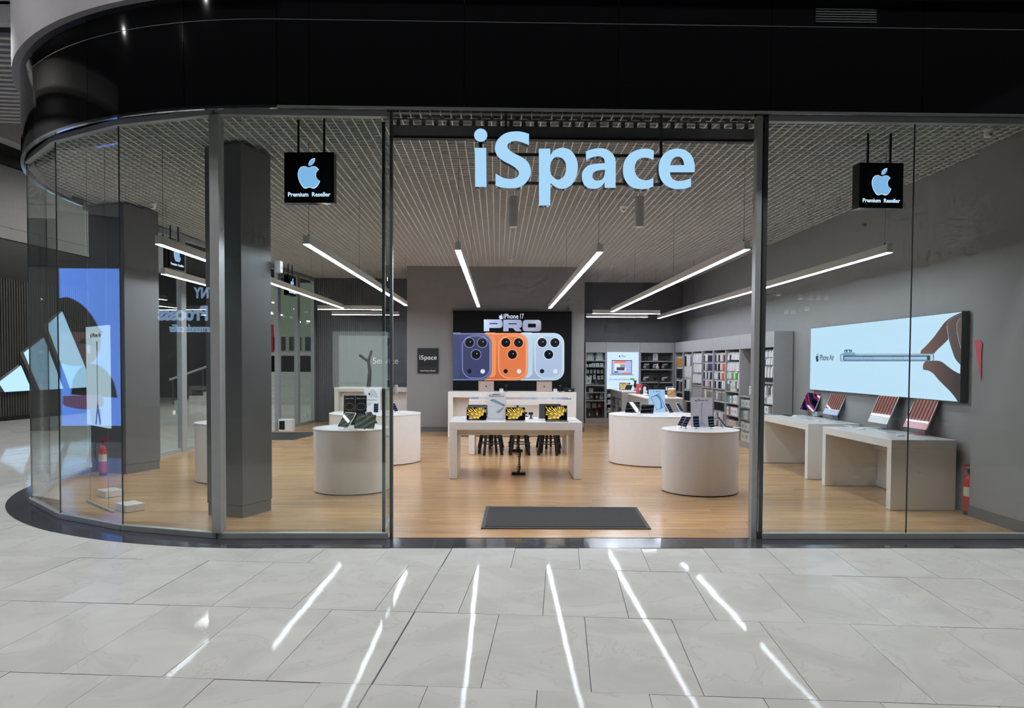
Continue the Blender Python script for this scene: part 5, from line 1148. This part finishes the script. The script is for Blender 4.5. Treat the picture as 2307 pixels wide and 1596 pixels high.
# ---- things on the islands
ZI = FZ + 1.04
p = on(1404, 876, ZI); laptop((3.42, 19.55, ZI), .30, 'small laptop showing yellow petals on the farther island', SILV, math.radians(-8), group='laptops on the islands')
tablet(1414, 881.5, ZI, .2, .17, .7, -40, 'white tablet lying back on the farther island', PLW, SC_TEAL)
t = thing('gadget_stand', 'black gadget on a short post on the farther island', 'gadget', (3.66, 19.35, ZI)); MB().lathe([(.05, 0), (.05, .01), (.012, .02), (.012, .09)], n=16).build('post', PLB, t); MB().lathe([(.03, 0), (.045, .05), (.03, .12), (.02, .14), (.045, .17), (.05, .19)], n=16, cz=.08).build('body', PLB, t, smooth=True)
for k, (x, y, l) in enumerate(((3.75, 19.1, 'left'), (3.86, 19.15, 'right'))):
    t = thing('watch_stand', 'small smart watch on a white stand, %s of two on the farther island' % l, 'watch', (x, y, ZI), 0, 'watches on the farther island'); MB().lathe([(.03, 0), (.03, .008), (.01, .014), (.008, .07)], n=14).build('stand', PLW, t); MB().tube([(.024 * math.cos(a), 0, .085 + .03 * math.sin(a)) for a in [math.radians(d) for d in range(0, 361, 24)]], .007, 6, False).build('strap', PLB, t, smooth=True); MB().box(-.016, .016, -.012, .0, .095, .125).build('dial', SCB, t, bevel=.004)
t = thing('red_box', 'upright coral red box on the nearer island', 'box', (3.33, 17.1, ZI), .3); MB().box(-.055, .055, -.05, .05, 0, .24).build('carton', M('coral_red', (214, 84, 84), .4), t, bevel=.002); MB().box(-.03, .03, -.0512, -.05, .09, .15).build('print', PAPW, t)
t = thing('black_headphones', 'black over-ear headphones standing beside the coral red box', 'headphones', (3.44, 16.95, ZI)); MB().tube([(.085 * math.cos(math.radians(a)), 0, .11 + .12 * math.sin(math.radians(a))) for a in range(0, 181, 12)], .011, 8).build('headband', PLB, t, smooth=True)
for s in (-1, 1): MB().lathe([(.02, 0), (.036, .01), (.036, .09), (.02, .11)], s * .085, 0, 14, sy=.7).build('ear_cup', PLB, t, smooth=True)
t = thing('round_basket', 'tan woven basket with white lid and leather strap on the nearer island', 'basket', (3.74, 15.62, ZI)); MB().lathe([(.082, 0), (.088, .01), (.088, .165)], n=26).build('body', M('wicker_tan', (196, 150, 98), .7, noise=.2, nscale=60), t, smooth=True); MB().lathe([(.09, .165), (.09, .18), (.07, .186)], n=26).build('lid', PLW, t, smooth=True); MB().tube([(-.088, -.02, .04), (-.05, -.085, .06), (.02, -.092, .11), (.07, -.06, .15)], .006, 6).build('strap', M('leather_brown', (128, 86, 50), .6), t, smooth=True)
t = thing('camera_arm', 'black jointed camera arm standing on the nearer island', 'camera arm', (3.72, 16.85, ZI)); MB().lathe([(.06, 0), (.06, .015), (.02, .03)], n=18).build('base', PLB, t); MB().tube([(0, 0, .03), (-.06, 0, .16), (.04, 0, .27), (-.02, 0, .33)], .02, 8).build('arm', PLB, t); MB().box(-.09, .0, -.03, .03, .10, .20).build('motor', PLB, t, bevel=.01)
t = thing('white_flask', 'white cylinder flask on the nearer island', 'flask', (3.50, 17.3, ZI)); MB().lathe([(.034, 0), (.036, .006), (.036, .15), (.03, .16)], n=18).build('body', PLW, t, smooth=True); MB().lathe([(.025, .16), (.025, .18)], n=14).build('cap', SILV, t)
t = thing('charger_tree', 'pale charging stand with crossed arms on the nearer island', 'charger', (3.83, 16.2, ZI)); MB().lathe([(.05, 0), (.05, .01), (.009, .015), (.009, .2)], n=14).build('post', SILV, t); MB().box(-.08, .08, -.01, .01, .19, .202).build('arm', SILV, t); MB().box(-.08, -.06, -.015, .015, .12, .19).build('pad', PLW, t); MB().box(.06, .08, -.015, .015, .14, .19).build('pad', PLW, t)
p = on(1433, 889, ZI); t = thing('grey_cap', 'grey folded cap lying on the nearer island', 'cap', (3.45, 16.2, ZI)); MB().lathe([(.09, 0), (.10, .02), (.08, .06), (.03, .085)], n=20, sy=.8).build('crown', M('felt_grey', (120, 120, 124), .9), t, smooth=True); MB().box(-.16, -.06, -.07, .07, 0, .012).build('brim', M('felt_grey', (120, 120, 124), .9), t, bevel=.005)
random.seed(5)
for isl, (y0, y1, x) in (('farther', (18.84, 20.5, 3.24)), ('nearer', (15.4, 17.35, 3.17))):
    for zi, z in enumerate((FZ + .622, FZ + .362, FZ + .112)):
        y = y0 + .06; nb = 0
        while y < y1 - .15:
            w = random.uniform(.06, .13); h = random.uniform(.12, .19)
            if abs(y + w / 2 - (y0 + y1) / 2) > .12:
                o = MB().box(0, .12, 0, w - .012, 0, h).build('product_box', pack_col(random.choice([Wt, Wt, Gy, (70, 66, 64)])), loc=(x + .03, y, z)); lb = 'boxes on the %s side shelf of the %s island' % (['upper', 'middle', 'lower'][zi], isl); tag(o, 'small box, %s from the near end on the %s side shelf of the %s island' % (ORD[nb], ['upper', 'middle', 'lower'][zi], isl), 'box', lb); nb += 1
            y += w
# ---- hanging phone banner behind the left glass, with weights
A, B_ = on(200, 1132, FZ), on(252, 1155, FZ); d = Vector((B_.x - A.x, B_.y - A.y)); w = d.length * .92; rz = math.atan2(d.y, d.x)
cxy = (A + B_) / 2
zb_ = UN(224, 961, cxy, Vector((d.y, -d.x, 0))).z; zt_ = UN(224, 735, cxy, Vector((d.y, -d.x, 0))).z
t = thing('phone_banner', 'tall white banner with a thin phone, wired above the floor behind the left glass', 'banner', (cxy.x, cxy.y, FZ), rz)
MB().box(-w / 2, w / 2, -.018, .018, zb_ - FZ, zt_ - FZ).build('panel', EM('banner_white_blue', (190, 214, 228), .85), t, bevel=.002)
bf = lambda x, z: frame((x, -.0195, z), (1, 0, 0), (0, 0, 1))
hz = zt_ - zb_; put('lettering', text_mesh('iPhone Air', .075, .002, .001), INK, bf(.02, zt_ - FZ - .13), t, False); put('emblem', curve_mesh(apple(.06), .002), INK, bf(-.19, zt_ - FZ - .105), t, False)
put('phone_picture', curve_mesh([rrect(-.008, -.62 * hz, .008, 0, .008)], .002), M('picture_steel', (96, 120, 140), .5), bf(.03, zt_ - FZ - .22), t, False); put('camera_picture', curve_mesh([rrect(-.014, -.10, .014, .02, .01)], .002), INK, bf(.03, zt_ - FZ - .2), t, False)
put('stand_picture', curve_mesh([[(-.09, 0), (-.012, .26), (.012, .26), (.12, .02), (.08, 0), (0, .16), (-.05, 0)]], .002), M('picture_steel', (96, 120, 140), .5), bf(.03, zb_ - FZ + .02), t, False)
for s in (-.46, .40): MB().tube([(s * w, 0, .03), (s * w, 0, ZC - FZ)], .003, 6).build('wire', CORD, t)
MB().box(-w * .62, w * .62, -.012, .012, .004, .022).build('floor_bar', ALU, t)
for px, py, sx_, lab in ((227, 1122, .26, 'white box weight at the far foot of the hanging banner'), (271, 1155, .28, 'white box weight at the near foot of the hanging banner')):
    p = on(px, py, FZ); t = thing('box_weight', lab, 'weight', (p.x + .05, p.y + .13, FZ), rz + .1); MB().box(-sx_ / 2, sx_ / 2, -.11, .11, .003, .085).build('box', WHITE, t, bevel=.003); MB().box(-sx_ / 2 + .01, sx_ / 2 - .01, -.1, .1, 0, .004).build('pad', BLK, t)
# ---- fire extinguishers
RED = M('extinguisher_red', (196, 26, 32), .28)
def extinguisher(x, y, label, rz=0.0):
    t = thing('fire_extinguisher', label, 'extinguisher', (x, y, FZ), rz, 'red fire extinguishers')
    MB().lathe([(.052, 0), (.056, .01), (.056, .05)], n=22).build('boot', PLB, t, smooth=True); MB().lathe([(.055, .05), (.055, .40), (.045, .44), (.02, .465), (.018, .49)], n=22).build('cylinder', RED, t, smooth=True)
    MB().lathe([(.0555, .22), (.0555, .33)], n=22, cap=False).build('label_band', M('label_cream', (214, 208, 190), .5), t, smooth=True); MB().lathe([(.02, .49), (.022, .53)], n=12).build('valve', PLB, t); MB().box(-.11, .02, -.012, .012, .53, .545).build('lever', RED, t); MB().box(-.10, .02, -.012, .012, .575, .588).build('handle', RED, t)
    MB().tube([(.02, 0, .51), (.10, 0, .50), (.12, 0, .40), (.095, 0, .20)], .011, 8).build('hose', PLB, t, smooth=True); MB().lathe([(.014, 0), (.03, .14)], .095, 0, 12, cz=.08).build('horn', PLB, t)
p = on(232, 1072, FZ); extinguisher(p.x, p.y, 'red fire extinguisher standing before the left column', math.pi)
extinguisher(5.522, 8.42, 'red fire extinguisher half hidden by the right pier', .4)
# ---- small fittings
def dome(p, label, up=True):
    t = thing('security_camera', label, 'camera', p); MB().lathe([(.05, 0), (.052, -.02), (.04, -.035)][::-1], n=20).build('mount', PLW, t, smooth=True); MB().lathe([(.008, -.095), (.03, -.09), (.042, -.065), (.04, -.035)], n=20).build('dome', PLW, t, smooth=True); MB().lathe([(.006, -.006), (.02, 0), (.006, .006)], 0, -.034, 14, cz=-.07).build('lens', PLB, t)
for px, py, lab in ((1404, 464, 'white dome camera under the ceiling between letter and cylinder pendant'), (1151, 584, 'white sensor camera under the ceiling before the centre wall'), (1379, 598, 'white dome camera under the ceiling at the right alcove'), (2227, 290, 'white dome camera under the ceiling by the right pier'), (345, 458, 'white dome camera under the ceiling by the left column'), (857, 540, 'white sensor under the ceiling left of the doorway')):
    p = U(px, py, Z=ZC); dome((p.x, p.y, ZC), lab)
p = U(618, 600, Y=8.6); t = thing('wall_alarm', 'white corner alarm unit on the tall grey column', 'alarm', (-2.60, 8.66, p.z)); MB().box(-.0, .075, -.045, .045, -.07, .07).build('case', PLW, t, bevel=.012); MB().box(.0755, .078, -.02, .02, -.03, .01).build('window', INKG, t)
for (px, py, lab, s) in ((892, 878, 'white door sensor on the left doorway post', 1), (1693, 881, 'white door sensor on the right doorway post', -1)):
    p = U(px, py, Y=YF + .02); t = thing('door_sensor', lab, 'sensor', (p.x, YF + .03, p.z)); MB().box(-.016, .016, -.02, .02, -.045, .045).build('case', PLW, t, bevel=.006); MB().box(-s * .055 - .012, -s * .055 + .03 * 0 + .02, -.012, .006, -.022, .022).build('bracket', SILV, t)
# red decal painted flat on the right pier, mirrored light put into its colour
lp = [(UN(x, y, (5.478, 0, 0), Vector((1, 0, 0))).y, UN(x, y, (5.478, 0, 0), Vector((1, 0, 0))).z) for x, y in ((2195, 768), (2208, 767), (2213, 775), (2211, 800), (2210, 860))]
tag(put('painted_reflection', curve_mesh([[(-a, b) for a, b in lp]], .002), M('painted_reflection_red', (206, 70, 84), .5), frame((5.478, 0, 0), (0, -1, 0), (0, 0, 1))), 'red wedge-shaped decal painted on the right pier', 'reflection')
# box with dark front by the side entrance
p = on(643, 972, FZ); t = thing('floor_speaker', 'white floor box with a black front by the side entrance', 'speaker', (p.x, p.y + .1, FZ)); MB().box(-.17, .17, -.12, .14, 0, .30).build('case', PLW, t, bevel=.008); MB().box(-.15, -.01, -.122, -.118, .04, .26).build('front', PLB, t)
# ================================================================== MALL BEYOND
AD = Vector((.109, .994, 0)); AN = Vector((.994, -.109, 0)); AP = Vector((-14.4, 21.2, 0))     # line of the wall across the side passage
def onwall(px, py, off=0.0): return UN(px, py, AP + AN * off, AN)
RIB = M('ribbed_wall_grey', (74, 74, 72), .55, noise=.04); PANG = M('mall_panel_grey', (150, 150, 150), .5, noise=.03); PANW = M('mall_panel_pale', (186, 184, 182), .5)
def wseg(s0, s1, th, z0, z1, off=0.0):
    a, b = AP + AD * s0 + AN * off, AP + AD * s1 + AN * off; return MB().slab(a, b, th, z0, z1)
wa = struct(wseg(-18, 5.2, .3, 0, 4.14, -.20).build('wall_passage', RIB))
rb = MB(); s = -4.0
while s < 5.2: a, b = AP + AD * s, AP + AD * (s + .05); rb.slab(a, b, .08, .12, 4.14); s += .10
o = rb.build('rib', RIB, wa); o['kind'] = 'stuff'
wseg(-18, 5.2, .10, 0, .12, .02).build('skirting', BLK, wa); wseg(-18, 5.2, .2, 4.14, 5.28, -.06).build('shop_band', BLK, wa)
for z0, z1 in ((5.29, 5.62), (5.63, 7.4)): wseg(-18, 9, .2, z0, z1, -.02).build('upper_panel', PANG, wa)
wseg(-18, 9, .5, 7.42, 7.9, .1).build('upper_band', BLK, wa); wseg(-18, 9, 1.0, 7.9, 8.5, .3).build('upper_beam', PANW, wa)
slc = sempty('ceiling_passage')
MB().box(-14.5, -7.6, 12.9, 18.6, 7.85, 7.9).build('plenum_slab', M('slat_plenum', (70, 70, 72), .7), slc)
for k in range(20): MB().slab((-14.4, 13.3 + .26 * k), (-7.7, 13.3 + .26 * k + .45), .12, 7.6, 7.68).build('ceiling_slat', PANW, slc)
MB().box(-14.5, -7.6, 12.9, 13.1, 7.55, 7.95).build('edge_beam', PANW, slc)
# three-stripe wall emblem
LOGO = EM('logo_blue_white', (172, 214, 248), 1.3)
lg = thing('stripe_emblem', 'three slanted glowing bars on the dark ribbed wall across the passage', 'sign', tuple(AP + AD * 1.0 + Vector((0, 0, .9))))
for bar in (((-8, 862), (43, 823.5), (67.5, 880), (6, 883.7)), ((49, 795), (95, 761), (139, 876), (86, 879.5)), ((101, 733), (136.5, 702), (207, 872), (154, 875.5))):
    pts = [onwall(x, y, .10) for x, y in bar]
    q = [((p - AP).dot(AD), p.z) for p in pts]
    me = curve_mesh([q], .12); me.materials.append(LOGO); me.materials.append(M('logo_side', (150, 150, 146), .5))
    for pl in me.polygons: pl.material_index = 0 if abs(pl.normal.z) > .7 else 1
    me.transform(frame(AP + AN * .10, AD, (0, 0, 1))); o = bpy.data.objects.new('bar', me); col.objects.link(o); o.parent = lg; o.matrix_parent_inverse = lg.matrix_basis.inverted()
# end wall of the passage, stairs, lit shop beyond
sw = struct(MB().box(-22, -3, 36.0, 36.3, 0, 9.3).build('wall_far', M('far_dark', (44, 45, 47), .6)))
STEP = M('pale_step', (186, 188, 184), .35)
stt = thing('staircase', 'pale stairs beyond the side glass', 'stairs', (-9.5, 30.2, 0))
for k in range(8):
    x0 = -13.2 + .45 * k
    MB().box(x0, -6.0, 30.2 + .34 * k, 30.2 + .34 * k + .40, 0, .165 * (k + 1)).build('step', STEP, stt, world=True)
rl = thing('stair_railing', 'dark slanted railing beside the pale stairs', 'railing', (-12.5, 30.3, 0))
MB().tube([(-13.4, 30.2, 1.0), (-10.5, 32.8, 2.4)], .05, 8).build('handrail', PANG, rl, world=True)
for k in range(4): MB().tube([(-13.3 + .9 * k, 30.3 + .8 * k, .0), (-13.3 + .9 * k, 30.3 + .8 * k, 1.04 + .43 * k)], .02, 6).build('baluster', ALUD, rl, world=True)
ls = thing('lit_store', 'bright store with clothes racks seen far beyond the side glass', 'store', (-9.2, 35.6, 2.1))
MB().box(-11.6, -7.0, 35.8, 35.95, 2.2, 5.6).build('back_wall', EM('store_glow', (104, 112, 100), 1.0), ls, world=True); MB().box(-11.6, -7.0, 33.8, 35.8, 2.05, 2.2).build('floor_slab', PANW, ls, world=True)
random.seed(9)
for k in range(16):
    x, z = random.uniform(-11.2, -7.6), random.uniform(3.6, 5.3); MB().lathe([(.07, 0), (.08, .05)], x, 35.2 + random.uniform(-.5, .4), 12, cz=z).build('spot_lamp', EM('store_spot', (255, 250, 238), 7.0), ls, world=True)
for k in range(5):
    x = -10.6 + .75 * k; MB().box(x, x + .5, 34.9, 35.2, 2.3, 2.95).build('clothes_rack', M('rack_dark', (60, 60, 62), .7, noise=.6, nscale=8), ls, world=True); MB().box(x - .05, x + .55, 35.03, 35.06, 3.0, 3.03).build('rack_bar', PANW, ls, world=True)
MB().box(-10.95, -10.45, 34.4, 34.5, 2.2, 3.5).build('red_panel', M('banner_red', (176, 40, 44), .5), ls, world=True)
# ---- across the mall, behind the viewer: seen only as reflections in the glass
def mirror(p, a, b):
    """where a thing must stand to be reflected at p by the upright pane over a-b"""
    a, b = Vector((*a, 0)), Vector((*b, 0)); t = (b - a).normalized(); n = Vector((-t.y, t.x, 0)); return Vector(p) - n * 2 * (Vector(p) - a).dot(n)
# tall screen by the passage, mirrored in the second glass facet
fa0, fb0 = GP[2], GP[3]
vq = [CAM + ray(x, y) * (16.0 / ray(x, y).y) for x, y in ((139, 968), (285, 960), (283, 606), (133, 588))]
rq = [mirror(v, fa0, fb0) for v in vq]
o_ = rq[1]; ux = (rq[0] - rq[1]); ux.z = 0; Wd = ux.length; ux.normalize(); hh = rq[2].z - rq[1].z
o_ = Vector((o_.x, o_.y, rq[1].z)); fm = frame(o_, ux, (0, 0, 1))
scn = thing('advert_screen', 'tall blue advert screen with a hooded figure, mirrored in the corner glass', 'screen', tuple(o_))
SB = 5.2
flip = 1 if fm.col[2].to_3d().dot(Vector((-4.3, 7.9, 0)) - o_) > 0 else -1
def sp(nm, loops, m, d): put(nm, curve_mesh([[(Wd * (1 - x), hh * y) for x, y in lp] for lp in loops], .004), m, fm @ Matrix.Translation((0, 0, flip * .006 * d)), scn)
sp('display', [[(0, 0), (1, 0), (1, 1), (0, 1)]], EM('advert_blue', (88, 132, 224), SB), 1)
DKA = EM('advert_dark', (26, 24, 24), SB * .5)
sp('cap_picture', [cr([(0, .81, 1), (.15, .815), (.35, .77), (.5, .70), (.6, .63), (.67, .595, 1), (.0, .60, 1)])], DKA, 4)
sp('face_picture', [cr([(.0, .60, 1), (.64, .60, 1), (.62, .5), (.55, .43), (.42, .39), (.2, .38), (0, .40, 1)])], EM('advert_skin', (98, 74, 78), SB * .5), 3)
sp('brow_picture', [cr([(.28, .53), (.42, .56), (.58, .54), (.56, .51), (.42, .52)])], DKA, 4); sp('eye_picture', [circ(.44, .49, .03, 12)], EM('advert_eye', (150, 150, 190), SB * .6), 4)
sp('jacket_picture', [cr([(.16, .20, 1), (.2, .30), (.36, .385), (.6, .385), (.80, .30), (.88, .18, 1)])], DKA, 4)
sp('skirt_picture', [cr([(.04, .19, 1), (.64, .20, 1), (.66, .13), (.4, .105), (.06, .13)])], EM('advert_mauve', (120, 84, 130), SB * .5), 5)
sp('leg_picture', [[(.44, .11), (.64, .11), (.60, 0), (.48, 0)]], EM('advert_leg', (54, 84, 170), SB * .8), 4)
bk = fm.col[2].to_3d() * (-flip * .04); MB().slab((o_.x - ux.x * .05 + bk.x, o_.y - ux.y * .05 + bk.y), (o_.x + ux.x * (Wd + .05) + bk.x, o_.y + ux.y * (Wd + .05) + bk.y), .05, 0, o_.z + hh + .05).build('casing', BLK, scn, world=True)
# opposite shopfront with glowing lettering and lamps
ow = struct(MB().box(-24, 14, -9.6, -9.2, 0, 9.3).build('wall_opposite', M('opposite_dark', (40, 40, 42), .6)))
GL = EM('opposite_sign_glow', (160, 196, 240), 4.5); WARM = EM('opposite_lamp_glow', (255, 246, 230), 14.0)
def refl(px, py, yreal):
    """point at depth yreal (behind the viewer) whose mirror image in the front glass falls on a picture point"""
    d = ray(px, py); t = (2 * YF - yreal) / d.y; v = CAM + d * t; return Vector((v.x, yreal, v.z))
def reflm(a, b):
    """mirror matrix of the upright pane over a-b"""
    a, b = Vector((*a, 0)), Vector((*b, 0)); t = (b - a).normalized(); n = Vector((-t.y, t.x, 0)); m = Matrix.Identity(4)
    for i in range(3):
        for j in range(3): m[i][j] -= 2 * n[i] * n[j]
    tr = n * 2 * a.dot(n)
    for i in range(3): m[i][3] = tr[i]
    return m
RM = reflm(GP[1], GP[2])
def sign_back(s_, px0, px1, py, hpx, lab, bold=.01, shear=0.0, yv=20.0):
    """lettering whose mirror image in the first glass facet spans px0..px1"""
    a, b = U(px0, py, Y=yv), U(px1, py, Y=yv); me = text_mesh(s_, 1.0, .04, bold, 'LEFT', shear=shear)
    xs_ = [v.co.x for v in me.vertices]; ys_ = [v.co.y for v in me.vertices]; w_ = max(xs_) - min(xs_); h_ = max(ys_) - min(ys_); hm = hpx / F * yv
    o = put('glowing_lettering', me, GL, RM @ frame((b.x, yv, a.z), (1, 0, 0), (0, 0, 1)) @ Matrix.Diagonal((-(b.x - a.x) / w_, hm / h_, 1, 1)))
    return tag(o, lab, 'lettering')
sign_back('CHYNY', 438, 520, 672, 25, 'pale blue capital lettering mirrored in the front glass beside the tall column')
sign_back('La Process', 358, 512, 721, 34, 'pale blue rounded lettering mirrored in the glass left of the tall column', .03)
sign_back('Gourmands cafés', 384, 500, 748, 18, 'small slanted lettering mirrored in the glass left of the tall column', .02, .3)
a, b = U(487, 836, Y=18), U(500, 738, Y=18)
t = thing('red_banner', 'red upright banner with white letters mirrored beside the front post', 'banner', tuple(RM @ Vector(((a.x + b.x) / 2, 18, 0))))
me = MB().box(a.x, b.x, 18, 18.03, a.z, b.z).mesh('cloth', EM('banner_red_lit', (176, 40, 46), 3.2)); put('cloth', me, EM('banner_red_lit', (176, 40, 46), 3.2), RM, t)
put('lettering', text_mesh('UKRAINE', .2, .004, .006), EM('banner_white_lit', (235, 235, 235), 3.4), RM @ frame((b.x - .03, 17.98, (a.z + b.z) / 2), (0, 0, 1), (1, 0, 0)) @ Matrix.Diagonal((1, -1, 1, 1)) @ Matrix.Diagonal((.78, .72, 1, 1)), t)
put('pole', MB().tube([((a.x + b.x) / 2, 18.02, 0), ((a.x + b.x) / 2, 18.02, a.z)], .02, 8).mesh('pole', ALUD), ALUD, RM, t)
for k, (px, py) in enumerate(((1827, 675), (1844, 675), (1862, 675), (1803, 674), (1772, 707), (1787, 707), (1818, 700), (1754, 666))):
    p = refl(px, py, -7.5 - .3 * (k % 3)); t = thing('spot_lamp', 'bright spot lamp mirrored in the right front glass, %s of eight in the cluster' % ORD[k], 'lamp', tuple(p), 0, 'spot lamps mirrored in the right front glass'); MB().lathe([(.02, .12), (.07, .10), (.075, 0)][::-1], n=14).build('shade', PLW, t); MB().lathe([(.06, 0), (.06, .012)], n=14).build('bulb', WARM, t)
    MB().tube([(0, 0, .12), (0, 0, 9.3 - p.z)], .006, 6).build('stem', ALUD, t)
# lit shop window niche behind the viewer, mirrored in the left front glass
a, b = refl(763, 876, -8.9), refl(882, 757, -8.9)
t = thing('lit_window_niche', 'pale lit shop window mirrored in the glass left of the doorway', 'shop window', ((a.x + b.x) / 2, -8.9, 0)); x0, x1 = min(a.x, b.x), max(a.x, b.x)
MB().box(x0, x1, -9.0, -8.96, a.z, b.z).build('back_panel', EM('niche_glow', (206, 222, 218), 3.4), t, world=True)
for xa, xb in ((x0 - .12, x0), (x1, x1 + .12)): MB().box(xa, xb, -9.0, -8.6, a.z, b.z + .12).build('jamb', EM('niche_jamb', (186, 196, 190), 2.0), t, world=True)
MB().box(x0, x1, -9.0, -8.6, b.z, b.z + .12).build('lintel', EM('niche_jamb', (186, 196, 190), 2.0), t, world=True)
MB().box(x0 - .12, x1 + .12, -9.0, -8.5, 0, a.z).build('plinth', BLK, t, world=True)
zz = refl(830, 815, -8.7)
MB().tube([(zz.x, -8.7, a.z), (zz.x + .05, -8.7, zz.z - .3), (zz.x, -8.7, zz.z), (zz.x + .1, -8.7, zz.z + .35)], [.07, .06, .05, .04], 8).build('branch', BLK, t, world=True); MB().tube([(zz.x, -8.7, zz.z), (zz.x - .28, -8.7, zz.z + .2)], .04, 8).build('branch', BLK, t, world=True)
